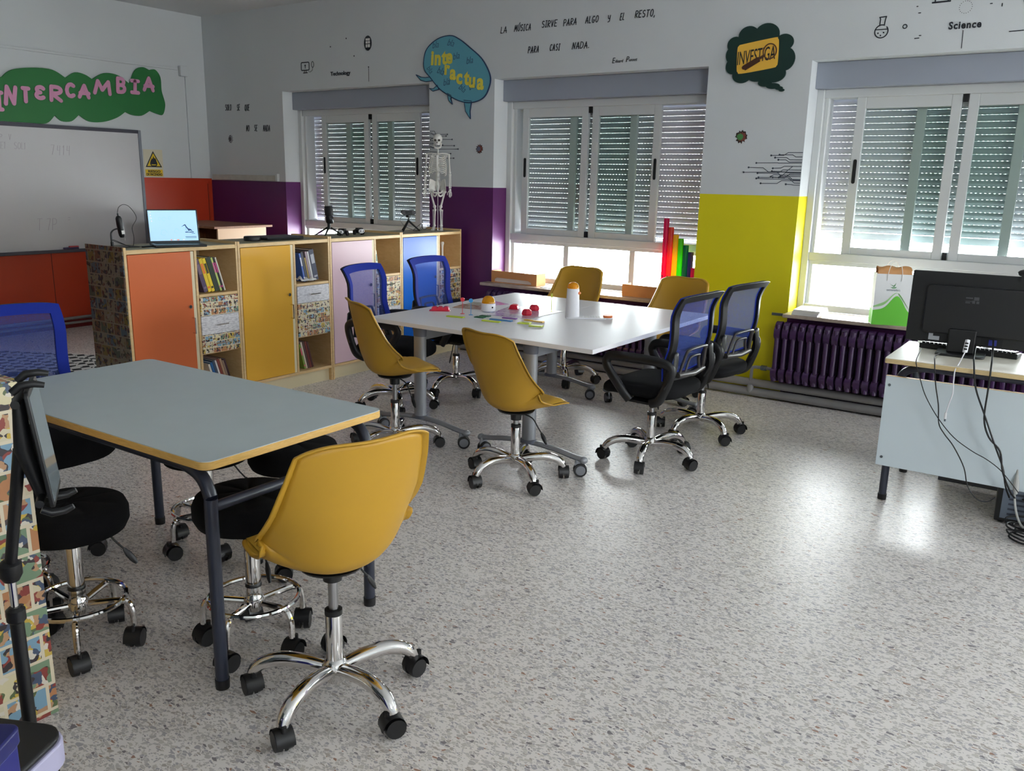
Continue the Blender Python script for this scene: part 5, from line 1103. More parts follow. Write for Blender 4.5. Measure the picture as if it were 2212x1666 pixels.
# ------------------------------------------------------------------ lectern in the corner, rug
le = thing('lectern', 'brown wooden lectern desk with a pale window-lit end panel in the corner behind the cabinets', 'lectern', (1.02, -.72, 0))
zt = 1.045
MB().box(-.56, .52, -.40, .30, zt, zt+.022).build('top', PLYDARK, le, smooth=0, bevel=.003)
MB().box(.47, .49, -.34, .24, 0, zt).build('end_panel', mat('window_lit_wood', (222, 184, 150), .5), le, smooth=0)  # paler colour carries the window light falling on this end
MB().box(-.50, -.48, -.34, .24, 0, zt).build('end_panel', PLYDARK, le, smooth=0); MB().box(-.48, .47, .22, .24, .35, zt).build('back_panel', PLYDARK, le, smooth=0); MB().box(-.48, .47, -.30, .22, .62, .64).build('shelf', PLYDARK, le, smooth=0)
def rugmat():
    m = bpy.data.materials.new('patterned_rug'); m.use_nodes = True; nt = m.node_tree; L = nt.links; N = nt.nodes.new; b = nt.nodes['Principled BSDF']
    tc = N('ShaderNodeTexCoord'); wv = N('ShaderNodeTexWave'); wv.wave_type = 'BANDS'; wv.bands_direction = 'DIAGONAL'; wv.inputs['Scale'].default_value = 4; wv.inputs['Distortion'].default_value = 6; wv.inputs['Detail'].default_value = 0; wv.inputs['Detail Scale'].default_value = 3
    ck = N('ShaderNodeTexChecker'); ck.inputs['Scale'].default_value = 14; mp = N('ShaderNodeMapping'); mp.inputs['Rotation'].default_value = (0, 0, R(45)); L.new(tc.outputs['Object'], mp.inputs[0]); L.new(mp.outputs[0], ck.inputs['Vector']); L.new(tc.outputs['Object'], wv.inputs[0])
    mu = N('ShaderNodeMath'); mu.operation = 'MULTIPLY'; L.new(wv.outputs['Fac'], mu.inputs[0]); mu.inputs[1].default_value = 1
    ad = N('ShaderNodeMath'); ad.operation = 'ADD'; L.new(mu.outputs[0], ad.inputs[0]); L.new(ck.outputs['Fac'], ad.inputs[1]); gt = N('ShaderNodeMath'); gt.operation = 'GREATER_THAN'; gt.inputs[1].default_value = .9; L.new(ad.outputs[0], gt.inputs[0])
    mx = N('ShaderNodeMix'); mx.data_type = 'RGBA'; L.new(gt.outputs[0], mx.inputs[0]); mx.inputs[6].default_value = lin((24, 24, 28)); mx.inputs[7].default_value = lin((200, 198, 196)); L.new(mx.outputs[2], b.inputs['Base Color']); b.inputs['Roughness'].default_value = .95
    return m
rg_ = MB().prism(rr2(-.8, .8, -.55, .55, .02, 3), xyz, 0, .008).build('rug', rugmat()); rg_.location = (1.62, -2.95, .0005); rg_.rotation_euler = (0, 0, R(28)); tag(rg_, 'black and white patterned rug on the floor behind the cabinets', 'rug')

# ------------------------------------------------------------------ on the window sills
SZ = .6585
def carton(x0, x1, y0, y1, h, label, arch):
    t = thing('cardboard_tray', label, 'cardboard box', (x0, y0, SZ), group='brown cardboard trays'); w_ = x1-x0
    front = [(0, 0), (.035, 0)] + ([(.035+.02*0, .03), (.06, .045)] + [(w_-.09, .04), (w_-.06, .028), (w_-.05, 0)] if arch else [(w_-.05, 0)]) + [(w_, 0), (w_, h), (0, h)]  # notch at the foot stands for the bright sunlight patch on the sill
    MB().prism(front, lambda p, q, hh: (p, hh, q), 0, .006).build('front_side', CARD, t, smooth=0)
    m = MB(); m.box(0, .006, .006, y1-y0, 0, h); m.box(w_-.006, w_, .006, y1-y0, 0, h); m.box(.006, w_-.006, y1-y0-.006, y1-y0, 0, h*.55); m.box(.006, w_-.006, .006, y1-y0-.006, 0.0, .004)
    m.build('tray', CARD, t, smooth=0)
    random.seed(int(x0*10)); n = 40; p = MB()
    up = [(.006+(w_-.02)*i/n, h-.012+random.uniform(-.005, .009)) for i in range(n+1)]
    for k in range(4): p.prism([(.008, .006), (w_-.008, .006)]+[(a, b_-.002*k) for a, b_ in up[::-1]], lambda a, b_, hh: (a, hh, b_), .02+.02*k, .022+.02*k)
    p.build('papers', PAPER, t, smooth=0); return t
carton(4.04, 4.53, -.035, .11, .105, 'brown cardboard tray of papers at the left end of the middle window sill', True)
carton(5.375, 5.86, -.045, .10, .095, 'brown cardboard tray of papers on the sill below the coloured tubes', False)
o = MB().prism([(0, 0), (.22, .0), (.22, .12), (0, .13)], xyz, 0, .004).build('paper_sheets', PAPER, smooth=0); o.location = (4.60, -.08, SZ+.0005); tag(o, 'loose white papers on the sill right of the left cardboard tray', 'paper')
TUB = [(5.655, 1.290, (214, 30, 90), 'tallest, crimson pink'), (5.708, 1.222, (224, 70, 64), 'coral red'), (5.753, 1.165, (238, 196, 40), 'yellow'), (5.795, 1.137, (86, 206, 30), 'lime green'), (5.838, 1.087, (16, 120, 84), 'dark green'), (5.879, 1.036, (58, 44, 120), 'indigo'), (5.912, .915, (226, 22, 110), 'short magenta'), (5.945, .925, (240, 110, 170), 'light pink')]
for i, (x, zt_, c, nm) in enumerate(TUB):
    x = 5.655+.0452*i if i < 6 else x+.012
    t = MB(); yb_ = .128 if i != 6 else .10; hh_ = zt_-SZ-.002
    t.lathe([(0, 0), (.0222, 0), (.0222, hh_), (.0195, hh_), (.0195, hh_-.03), (0, hh_-.03)], n=20); o = t.build('tuned_tube', tinted('tube_%d' % i, c, .35))
    o.location = (x, yb_, SZ+.001); tag(o, '%s plastic tube standing on the sill by the yellow wall' % nm, 'sound tube', 'coloured plastic tubes')
    r_ = MB(); r_.prism([(.006*math.cos(R(q)), .006*math.sin(R(q))) for q in range(0, 360, 30)], lambda p, q, h: (p, -.0222-h, q), 0, .0008); ro = r_.build('printed_mark', INK, o, smooth=0); ro.location = (0, 0, .17)
# stack of booklets
bk_ = [((236, 228, 200), 'top cream booklet with a coloured cover in the small pile on the right sill'), ((214, 206, 196), 'second booklet from the top in the small pile on the right sill'), ((226, 226, 228), 'white booklet at the bottom of the small pile on the right sill')]
for i, (c, lb) in enumerate(bk_[::-1]):
    t = thing('booklet', lb, 'booklet', (6.79+.006*i, -.115-.004*i, SZ+.0005+.0135*i), R(-3+3*i), 'booklets on the right sill'); MB().box(0, .185, 0, .25, .0012, .012).build('pages', PAPER, t, smooth=0)
    m = MB().box(-.001, .186, -.001, .251, .012, .013); m.box(-.001, .186, -.001, .251, 0, .0012); m.build('cover', mat('cover_%d' % i, c, .5, var=.12, vscale=25), t, smooth=0)
o = MB().box(-.05, .06, -.006, .006, 0, .02).build('metal_bracket', SCREW, smooth=0, bevel=.002); o.location = (6.69, -.09, .637); tag(o, 'small grey metal bracket sticking out past the left end of the right sill', 'bracket')
# paper bag
bg_ = thing('paper_bag', 'white and green paper carrier bag with a brown parcel on the right window sill', 'paper bag', (7.435, -.075, SZ), R(21))
bw, bd, bh = .115, .062, .345
W0 = MB(); GR = MB(); BGW = mat('bag_white_paper', (228, 230, 230), .6); BGG = mat('bag_green', (96, 186, 50), .55)
def hill(u): return .115+.085*math.exp(-((u-.62)/.22)**2)-.035*max(0, .45-u)-.05*max(0, u-.8)*3
n = 24
fr_ = [(-bw+2*bw*i/n, hill(i/n)) for i in range(n+1)]
m = MB(); m.add([(-bw, -bd, 0), (bw, -bd, 0), (bw, bd, 0), (-bw, bd, 0), (-bw, -bd, bh), (bw, -bd, bh), (bw, bd, bh), (-bw, bd, bh)], [(0, 1, 5, 4), (1, 2, 6, 5), (2, 3, 7, 6), (0, 3, 2, 1)])
m.add([(-bw, -bd, 0), (-bw-.006+.012, 0, 0), (-bw+.012, 0, bh), (-bw, -bd, bh), (-bw, bd, 0), (-bw, bd, bh)], [(0, 1, 2, 3), (1, 4, 5, 2)])
m.build('bag_body', BGW, bg_, smooth=0, solid=.0012)
m = MB(); FB = lambda p, q, h: (p, -bd-h, q); m.prism([(-bw, 0), (bw, 0)]+fr_[::-1], FB, .0008, .0016)
m.add([(-bw-.001, -bd-.0008, 0), (-bw+.005, 0, 0), (-bw+.005, 0, .10), (-bw-.001, -bd-.0008, hill(0)), (-bw-.001, bd, 0), (-bw-.001, bd, .10)], [(0, 1, 2, 3), (1, 4, 5, 2)]); m.build('green_print', BGG, bg_, smooth=0)
m = MB(); m.prism([(a_, b_+.028+.012*math.sin(3*(a_+bw)/bw)) for a_, b_ in fr_]+[(a_, b_+.02) for a_, b_ in fr_[::-1]], FB, .0008, .0016); m.build('green_stripe', mat('bag_stripe', (150, 200, 130), .6), bg_, smooth=0)
m = MB(); m.prism([(-.002, .262), (-.03, .283), (-.012, .272), (0, .268), (.012, .288), (.008, .27), (.004, .262)], FB, .0008, .0016); m.prism([(-.02, .256), (.02, .26), (.012, .252), (-.006, .25)], FB, .0008, .0016); m.build('green_emblem', mat('emblem_green', (60, 130, 70), .6), bg_, smooth=0)
lettering('extremadura', .024, (-.042, -bd-.0012, .232), (1, 0, 0), (0, 0, 1), width=.085, depth=.0005).build('wordmark', mat('word_grey', (140, 150, 160), .6), bg_, smooth=0)
m = MB(); random.seed(2); m.grid(lambda u, v: ((2*u-1)*(bw-.008), math.cos(math.pi*v)*(bd-.012), .33+.062*math.sin(math.pi*v)**.6+.006*math.sin(u*13+v*7)), 14, 10); m.box(-bw+.01, bw-.01, -bd+.014, bd-.014, .20, .345); m.build('brown_parcel', mat('kraft_paper', (196, 142, 88), .5, var=.1, vscale=18), bg_, smooth=60)
for yy in (-bd-.003, bd+.003):
    m = MB(); m.tube(smoothpts([(-.045, yy, .30), (-.043, yy, .36), (-.028, yy, .41), (0, yy, .428), (.028, yy, .41), (.043, yy, .36), (.045, yy, .30)], 4), .0022, 6); m.build('handle', PAPER, bg_)

# ------------------------------------------------------------------ on the white tables
TT = .7205
def on(px, py): return at(px, py, z=TT)
def flat(name, q, t, m, label, cat, group=None):
    c = sum((Vector(p) for p in q), Vector())/4; c.z = TT
    o = MB().quadslab([Vector(p)-c for p in q], t).build(name, m, smooth=0, bevel=min(.001, t*.3)); o.location = c; return tag(o, label, cat, group)
rt = thing('robot_tower', 'tall white toy robot with an amber dome and orange beak on the right white table', 'toy robot', tuple(on(1236, 686)), R(33))
b = MB(); b.lathe([(0, 0), (.044, 0), (.045, .01), (.041, .12), (.038, .186), (0, .186)], n=32); to_ = b.build('body', ROTPL, rt)
b = MB(); b.lathe([(.0365, .184), (.0365, .19), (.034, .205), (.027, .216), (.014, .223), (0, .225)], n=28); b.build('amber_dome', tinted('amber_plastic', (238, 170, 30), .45, .12), rt)
b = MB(); b.ball((.036, -.012, .158), .013, .013, .010, 14); b.build('beak', mat('orange_plastic', (226, 120, 60), .4), rt)
b = MB(); b.prism(rr2(-.045, .215, -.055, .05, .022, 5), xyz, 0, .008); b.lathe([(.032, 0), (.032, .008)], (.225, -.012, 0)); b.build('base_tray', ROTPL, rt, bevel=.002)
b = MB(); b.lathe([(.029, .008), (.030, .011), (.030, .019), (.027, .022), (.020, .021), (0, .021)], (.225, -.012, 0)); b.build('orange_knob', mat('orange_plastic', (226, 120, 60), .4), rt)
b = MB()
for i in range(8):
    for j in range(3): b.box(.045+i*.017, .057+i*.017, -.035+j*.024, -.017+j*.024, .008, .0088)
b.build('tray_pads', mat('pale_pad', (222, 222, 224), .5), rt, smooth=0)
dr_ = thing('dome_robot', 'small round white robot with an amber dome on the left white table', 'toy robot', tuple(on(1055, 673)), R(30))
b = MB(); b.lathe([(0, .004), (.044, .004), (.047, .010), (.047, .052), (.045, .056), (0, .056)], n=32); b.build('body', ROTPL, dr_)
b = MB(); b.lathe([(0, 0), (.038, 0), (.040, .004), (0, .005)]); b.build('blue_base', mat('base_blue', (90, 110, 160), .4), dr_)
b = MB(); b.lathe([(.044, .056), (.0435, .066), (.037, .086), (.024, .099), (.010, .104), (0, .105)], n=28); b.build('amber_dome', tinted('amber_plastic', (238, 170, 30), .45, .12), dr_)
b = MB(); b.ball((.030, -.0355, .032), .006, .006, .006, 10); b.build('eye', BLACKM, dr_)
# red moulded blocks
def lump(px, py, label, sx, sy, sz, rz, ridges, tr=.35):
    m = MB(); m.prism(rr2(-sx, sx, -sy, sy, .006, 3), xyz, 0, .004)
    for k in range(ridges):
        x0 = -sx*.82+k*(1.64*sx/ridges); x1 = x0+1.95*sx/ridges; m.prism([(x0, .004), (x1, .004), (x1-.12*(x1-x0), sz*.8), (x1-.3*(x1-x0), sz), (x0+.3*(x1-x0), sz), (x0+.12*(x1-x0), sz*.8)], lambda a_, b_, h: (a_, h, b_), -sy*.85, sy*.85)
    o = m.build('red_block', tinted('red_translucent', (222, 40, 70), tr, .25), smooth=30, bevel=.003); o.location = on(px, py); o.rotation_euler = (0, 0, R(rz)); tag(o, label, 'toy block', 'red plastic blocks')
lump(950, 671, 'ridged red plastic block alone near the left edge of the white tables', .068, .034, .027, 35, 3, .1)
lump(1109, 668, 'small red plastic block left of the pair on the shiny poster', .032, .026, .034, 20, 1)
def gem(px, py, label, r, lift):
    m = MB(); random.seed(px); m.lathe([(0, 0), (r*.95, .001), (r*1.1, r*.35), (r*.9, r*.9), (r*.5, r*1.2), (0, r*1.22)], n=6); o = m.build('red_block', tinted('red_translucent_pink', (224, 60, 84), .45, .2), smooth=0, bevel=.002); o.location = on(px, py); o.rotation_euler = (0, 0, R(px % 60)); tag(o, label, 'toy block', 'red plastic blocks')
gem(1138, 681, 'faceted red plastic block in front on the shiny poster', .034, 0); gem(1154, 671, 'paler red faceted block behind its darker twin on the shiny poster', .033, 0)
def pinmark(px, py, c, nm, h, headshape, label):
    t = thing('marker_pin', label, 'marker pin', tuple(on(px, py)), group='marker pins on the tables'); m_ = mat('pin_'+nm, c, .4)
    b = MB(); b.lathe([(0, 0), (.014, 0), (.014, .002), (0, .0025)], n=20); b.build('foot', m_, t); b = MB(); b.cyl((0, 0, .002), (0, 0, h), .0018, n=8); b.build('stem', m_, t)
    b = MB(); b.M = Matrix.Translation((0, 0, h)) @ Matrix.Rotation(R(35), 4, 'Z'); b.cyl((0, -.0025, 0), (0, .0025, 0), .0135, n=20) if headshape else b.box(-.006, .006, -.002, .002, -.012, .012); b.build('head', m_, t)
pinmark(999, 678, (226, 50, 66), 'red', .092, 1, 'red round headed marker pin standing on the left white table')
pinmark(1017, 680.5, (60, 150, 214), 'sky', .092, 1, 'sky blue round headed marker pin beside the red one')
pinmark(1191, 674, (206, 206, 80), 'lime', .11, 0, 'pale yellow green marker pin near the white robot tower')
LIME = mat('lime_plastic', (196, 214, 50), .4); DGP = mat('bottle_green_plastic', (20, 92, 58), .4)
def strip(a_, b_, w_, m, label, t=.006):
    A, B = on(*a_), on(*b_); d = (B-A).normalized(); s_ = Vector((-d.y, d.x, 0))*w_/2; return flat('plastic_strip', [A-s_, B-s_, B+s_, A+s_], t, m, label, 'plastic strip', 'coloured plastic strips')
strip((966, 683.5), (1002, 687), .032, LIME, 'lime plastic strip nearest the left edge of the white tables')
strip((1042, 693), (1080, 697), .028, LIME, 'lime plastic strip beside the long blue strip')
strip((1059, 690), (1106, 695), .026, mat('blue_plastic_strip', (44, 122, 180), .4), 'long blue plastic strip in the middle of the toys')
strip((1086, 687), (1116, 690), .026, mat('violet_plastic_strip', (120, 60, 150), .4), 'violet plastic strip in front of the shiny poster')
strip((1134, 692), (1174, 697), .028, mat('amber_plastic_strip', (232, 186, 80), .4), 'amber plastic strip at the right end of the toys', .007)
strip((1027, 685), (1047, 687), .04, DGP, 'front one of two dark green plastic pieces', .005); strip((1038, 682.5), (1058, 684.5), .04, DGP, 'rear one of two dark green plastic pieces', .005)
strip((1120, 698), (1146, 700), .05, LIME, 'lime plastic square left of its twin below the amber strip', .006); strip((1144, 704), (1172, 706), .05, LIME, 'lime plastic square nearest the camera below the amber strip', .006)
def poster(name, corners, m, label): 
    flat(name, [on(*c) for c in corners], .0012, m, label, 'poster', 'printed sheets on the tables')
def blotch(name, cols, rough=.25):
    m = bpy.data.materials.new(name); m.use_nodes = True; nt = m.node_tree; L = nt.links; N = nt.nodes.new; b = nt.nodes['Principled BSDF']
    tc = N('ShaderNodeTexCoord'); n_ = N('ShaderNodeTexNoise'); n_.inputs['Scale'].default_value = 9; n_.inputs['Detail'].default_value = 3; n_.inputs['Distortion'].default_value = 1.5; L.new(tc.outputs['Object'], n_.inputs[0]); r = N('ShaderNodeValToRGB'); e = r.color_ramp.elements
    e[0].position = .3; e[0].color = lin(cols[0]); e[1].position = .7; e[1].color = lin(cols[-1])
    for i, c in enumerate(cols[1:-1]): q = e.new(.3+.4*(i+1)/(len(cols)-1)); q.color = lin(c)
    L.new(n_.outputs['Fac'], r.inputs[0]); L.new(r.outputs[0], b.inputs['Base Color']); b.inputs['Roughness'].default_value = rough; return m
poster('printed_sheet', [(976, 664.5), (1038, 669), (1046, 661), (1000, 657)], blotch('print_brown', [(120, 80, 70), (220, 206, 190), (150, 90, 60), (230, 220, 206)]), 'brown and cream printed sheet behind the red and blue pins')
poster('printed_sheet', [(1004, 657.5), (1042, 661), (1062, 656), (1024, 652.5)], blotch('print_green', [(140, 150, 90), (226, 222, 210), (190, 196, 140)]), 'greenish printed sheet behind the dome robot')
poster('printed_sheet', [(1046, 660), (1068, 660), (1101, 657.5), (1062, 649)], blotch('print_mauve', [(160, 120, 170), (206, 170, 206), (220, 90, 150), (200, 190, 206)]), 'mauve printed sheet at the far edge of the left white table')
poster('printed_sheet', [(1052, 681), (1146, 689), (1214, 673), (1105, 660)], blotch('print_grey', [(110, 104, 130), (214, 206, 220), (170, 150, 190), (230, 228, 232), (150, 150, 160)], .12), 'large shiny grey and violet printed sheet under the red blocks')

# ------------------------------------------------------------------ desk things
DZ = .7605
mo = thing('monitor', 'large black monitor seen from behind on the desk at the right edge', 'monitor', (8.085, -1.56, DZ), R(3))
m = MB(); m.prism(rr2(-.272, .345, .05, .405, .008, 3), lambda a_, b_, h: (a_, h, b_), -.012, .012); m.build('screen_case', BLACK, mo, bevel=.003)
m = MB(); m.prism(rr2(-.20, .27, .10, .34, .02, 4), lambda a_, b_, h: (a_, h, b_), -.034, -.011); bo_ = m.build('rear_housing', BLACK, mo, bevel=.006)
m = MB(); m.box(-.265, .338, .0121, .0125, .06, .398); m.build('display', mat('display_black', (8, 8, 10), .12), mo, smooth=0)
m = MB()
for dx, dz, w_, h_ in ((-.02, .285, .03, .006), (.016, .278, .022, .016), (-.02, .262, .02, .005), (.01, .262, .012, .014), (.028, .262, .012, .012), (-.02, .27, .03, .003)): m.box(dx, dx+w_, -.0352, -.034, dz, dz+h_)
m.build('rear_badge', mat('badge_grey', (74, 74, 78), .5), bo_, smooth=0)
m = MB(); m.box(-.165, -.115, -.0128, -.012, .062, .082); m.box(-.165, -.145, -.0128, -.012, .082, .094); m.build('rating_label', mat('label_grey', (172, 174, 180), .5), mo, smooth=0)
m = MB(); m.box(.07, .165, -.016, -.012, .055, .098); p_ = m.build('port_panel', BLACKM, mo, smooth=0)
m = MB(); m.box(.105, .14, -.02, -.016, .062, .09); m.build('blue_plug', mat('vga_blue', (30, 40, 130), .5), p_, smooth=0)
m = MB(); m.box(-.075, .05, -.045, -.015, .012, .13); m.build('stand_column', BLACK, mo, smooth=0, bevel=.006)
m = MB(); m.prism(rr2(-.12, .10, -.10, .10, .03, 5), xyz, 0, .012); m.build('stand_foot', BLACK, mo, bevel=.003)
wb2 = thing('desk_webcam', 'black webcam clipped on top of the monitor', 'webcam', (8.30, -1.56, DZ+.405), R(3)); m = MB(); m.ball((0, .0, .018), .034, .022, .018, 16); m.build('camera_body', BLACK, wb2); m = MB(); m.box(-.015, .015, -.02, -.0125, -.03, .012); m.box(-.015, .015, -.02, .02, 0.0005, .006); m.build('clip', BLACK, wb2, smooth=0)
ky = thing('keyboard', 'black keyboard with pale key edges on the desk behind the monitor foot', 'keyboard', (8.10, -1.445, DZ), R(-4))
m = MB(); m.add([(-.225, -.07, .0), (.225, -.07, .0), (.225, .07, 0), (-.225, .07, 0), (-.225, -.07, .028), (.225, -.07, .028), (.225, .07, .014), (-.225, .07, .014)], [(0, 3, 2, 1), (4, 5, 6, 7), (0, 1, 5, 4), (1, 2, 6, 5), (2, 3, 7, 6), (3, 0, 4, 7)]); m.build('key_bed', BLACK, ky, smooth=0, bevel=.004)
m = MB()
for i in range(22):
    for j in range(5):
        x0 = -.215+i*.0196; y0 = -.062+j*.024; z0 = .0275-.0024*j*1.0; m.add([(x0, y0, z0-.002), (x0+.017, y0, z0-.002), (x0+.017, y0+.02, z0-.004), (x0, y0+.02, z0-.004), (x0+.002, y0+.002, z0+.007), (x0+.015, y0+.002, z0+.007), (x0+.015, y0+.018, z0+.005), (x0+.002, y0+.018, z0+.005)], [(4, 5, 6, 7), (0, 1, 5, 4), (1, 2, 6, 5), (2, 3, 7, 6), (3, 0, 4, 7)])
m.build('keys', mat('key_black', (26, 26, 28), .22), ky, smooth=0)
c = at(1998, 742, z=DZ); o = MB().box(-.05, .05, -.035, .035, 0, .002).build('note_paper', mat('grey_card', (196, 196, 190), .7), smooth=0); o.location = (c.x+.01, c.y+.04, DZ); o.rotation_euler = (0, 0, R(12)); tag(o, 'small grey note card on the left corner of the desk', 'paper')
hb = thing('usb_hub', 'white USB hub with a dangling cable hanging over the desk edge', 'USB hub', (8.215, -1.80, DZ), R(10))
def hubpt(px, py, y): return at(px, py, y=y)-Vector((8.215, -1.80, DZ))
m = MB(); m.M = Matrix.Rotation(R(-10), 4, 'Z'); A = hubpt(2084, 762, -1.83); B = hubpt(2091, 734, -1.80); m.tube([A, A+(B-A)*.04, A+(B-A)*.96, B], [.009, .012, .012, .010], 4, flat=.6, up=(.7, 0, .2)); hbb = m.build('hub_body', ROTPL, hb, smooth=0, bevel=.002)
hb.location.z = DZ
m = MB(); m.M = Matrix.Rotation(R(-10), 4, 'Z')
P = [A, hubpt(2072, 785, -1.86), hubpt(2063, 800, -1.918), hubpt(2060, 825, -1.925), hubpt(2058, 850, -1.93), hubpt(2050, 872, -1.93), hubpt(2043, 893, -1.93)]; m.tube(smoothpts(P, 5), .0026, 8); m.build('cable', ROTPL, hb)
m = MB(); m.M = Matrix.Rotation(R(-10), 4, 'Z'); q1 = hubpt(2043, 892, -1.93); q2 = hubpt(2041.5, 905, -1.93); m.tube([q1, q2], .006, 8); m.build('plug', ROTPL, hb); m = MB(); m.M = Matrix.Rotation(R(-10), 4, 'Z'); m.tube([q2, q2+Vector((0, 0, -.012))], .0045, 6); m.build('metal_plug_tip', SCREW, hb)
m = MB(); m.M = Matrix.Rotation(R(-10), 4, 'Z')
for k in range(3): q = A+(B-A)*(.3+.22*k)+Vector((0, -.0105, 0)); m.box(q.x-.007, q.x+.007, q.y-.001, q.y+.0015, q.z-.0035, q.z+.0035)
m.build('ports', BLACKM, hbb, smooth=0)
def cable(pts, r, label, m=BLACK):
    P = [Vector(p) if len(p) == 3 and not isinstance(p, list) else at(p[0], p[1], y=p[2]) for p in pts]; b = MB(); b.tube(smoothpts(P, 5), r, 8); return tag(b.build('cable', m), label, 'cable', 'black cables over the desk panel')
cable([[1992, 752, -1.62], [1983, 768, -1.80], [1979, 785, -1.918], [1988, 820, -1.925], [2000, 857, -1.93], [2026, 903, -1.93], [2060, 945, -1.93], [2100, 975, -1.93], [2130, 992, -1.93], [2160, 1015, -1.93], [2185, 1045, -1.93], [2200, 1065, -1.93]], .0022, 'thin black cable nearest the left end of the desk panel')
cable([[2032, 763, -1.70], [2020, 770, -1.80], [2019, 785, -1.918], [2021, 830, -1.925], [2027, 875, -1.93], [2028, 915, -1.93], [2040, 938, -1.93], [2060, 965, -1.93], [2082, 1010, -1.93], [2090, 1050, -1.93], [2110, 1078, -1.91], [2132, 1084, -1.87], [2150, 1075, -1.84]], .0028, 'thin black cable second from the left on the desk panel, looping below it')
cable([[2108, 745, -1.585], [2104, 768, -1.75], [2104, 790, -1.918], [2108, 840, -1.925], [2128, 900, -1.93], [2150, 965, -1.93], [2166, 1010, -1.93], [2172, 1050, -1.90], [2180, 1075, -1.86]], .0042, 'thick black cable on the desk panel, left one of the crossing pair')
cable([[2146, 735, -1.585], [2144, 765, -1.75], [2141, 795, -1.918], [2134, 845, -1.925], [2126, 905, -1.93], [2136, 945, -1.93], [2160, 975, -1.93], [2166, 1020, -1.93], [2182, 1062, -1.90], [2195, 1080, -1.85]], .0042, 'thick black cable on the desk panel, right one of the crossing pair')
# computer case under the desk with the cable tangle
pc = thing('computer_case', 'dark computer case standing on the floor under the desk', 'computer case', (8.345, -1.775, 0), R(4))
MB().box(0, .20, 0, .42, .012, .40).build('case_body', BLACK, pc, smooth=0, bevel=.004)
MB().box(.022, .185, -.004, 0, .03, .385).build('rear_plate', mat('rear_plate_steel', (120, 130, 145), .35, .7), pc, smooth=0)
m = MB()
for k in range(5): m.box(.05, .17, -.0055, -.004, .05+k*.025, .06+k*.025)
m.build('slot_covers', mat('slot_grey', (74, 80, 92), .4, .6), pc, smooth=0)
for xx in (.03, .17):
    for yy in (.04, .38): m = MB(); m.cyl((xx, yy, 0), (xx, yy, .012), .014); m.build('foot', BLACKM, pc)
random.seed(13); b = MB()
for k in range(10):
    cx, cy = 8.55+random.uniform(-.06, .06), -1.95+random.uniform(-.05, .05); r0 = random.uniform(.06, .12); z0 = .006+.009*k
    P = [(cx+r0*math.cos(a_)*random.uniform(.85, 1.15), cy+r0*.8*math.sin(a_)*random.uniform(.85, 1.15), z0+random.uniform(0, .012)) for a_ in [i*math.pi/5 for i in range(11)]]
    P += [(cx+.02, cy+.09, z0+.08), (8.45+.012*k, -1.80, .15+.02*k)]
    b.tube(smoothpts(P, 4), random.choice((.003, .004, .0045)), 6)
tag(b.build('cable_tangle', BLACK), 'tangle of black cables on the floor under the desk', 'cables', kind='stuff')
b = MB(); b.tube(smoothpts([(8.41, -1.80, .33), (8.415, -1.83, .25), (8.42, -1.86, .17), (8.45, -1.92, .09), (8.50, -2.0, .06), (8.62, -2.12, .02)], 5), .005, 8); o = b.build('grey_cable', mat('cable_grey', (176, 176, 172), .5)); tag(o, 'light grey cable running out of the tangle under the desk', 'cable')
b = MB(); b.tube([(8.413, -1.822, .27), (8.417, -1.84, .235), (8.42, -1.852, .20), (8.422, -1.86, .185)], [.006, .013, .013, .007], 10); b.build('ferrite_lump', mat('cable_grey', (176, 176, 172), .5), o)

ub = thing('reflection_blocker_box', 'dark grey box added unseen under the desk to block a floor reflection', 'storage box', (8.02, -1.27, 0))  # unseen box, added to stop the window mirroring in the floor
MB().box(0, .92, 0, .34, 0, .40).build('box_body', mat('dark_grey_card', (60, 60, 64), .7), ub, smooth=0, bevel=.004); MB().box(-.005, .925, -.005, .345, .401, .45).build('lid', mat('dark_grey_card', (60, 60, 64), .7), ub, smooth=0, bevel=.004)

# ------------------------------------------------------------------ left foreground
cp = thing('comic_cabinet', 'cabinet covered with comic pages at the left edge in the foreground', 'cabinet', (6.25, -6.05, 0))
MB().box(-.40, -.003, 0, .83, 0, 1.01).build('carcass', BIRCH, cp, smooth=0, bevel=.002)
MB().box(-.003, 0, -.0, .832, 0, 1.012).build('comic_pages', comic('comic_front', 'Y', 'Z', 3.6, 5, tone=.85), cp, smooth=0)
MB().box(-.402, .0, -.001, .831, 1.011, 1.014).build('comic_top', comic('comic_top', 'X', 'Y', 5, 9), cp, smooth=0)
# tablet on a stand
bp_ = at(-1, 985, z=.67); PX, PY = 6.735, -5.508
st_ = thing('tablet_stand', 'black pole stand with a spring clamp at the left edge', 'tablet stand', (PX, PY, 0))
b = MB(); b.cyl((0, 0, .09), (0, 0, .62), .0145, n=16); b.build('lower_pole', BLACK, st_)
b = MB(); b.cyl((0, 0, .60), (0, 0, .70), .0085, n=14); b.build('upper_pole', CHROME, st_)
b = MB(); b.lathe([(.016, .585), (.020, .59), (.020, .615), (.012, .622)]); b.build('height_clamp', BLACK, st_)
b = MB(); b.lathe([(0, 0), (.13, 0), (.132, .006), (.125, .014), (.03, .02), (.0165, .03), (.0165, .10)], n=32); b.build('round_base', BLACK, st_)
b = MB(); b.lathe([(0, .68), (.016, .685), (.024, .70), (.024, .725), (.012, .735), (0, .737)]); b.build('ball_joint', BLACK, st_)
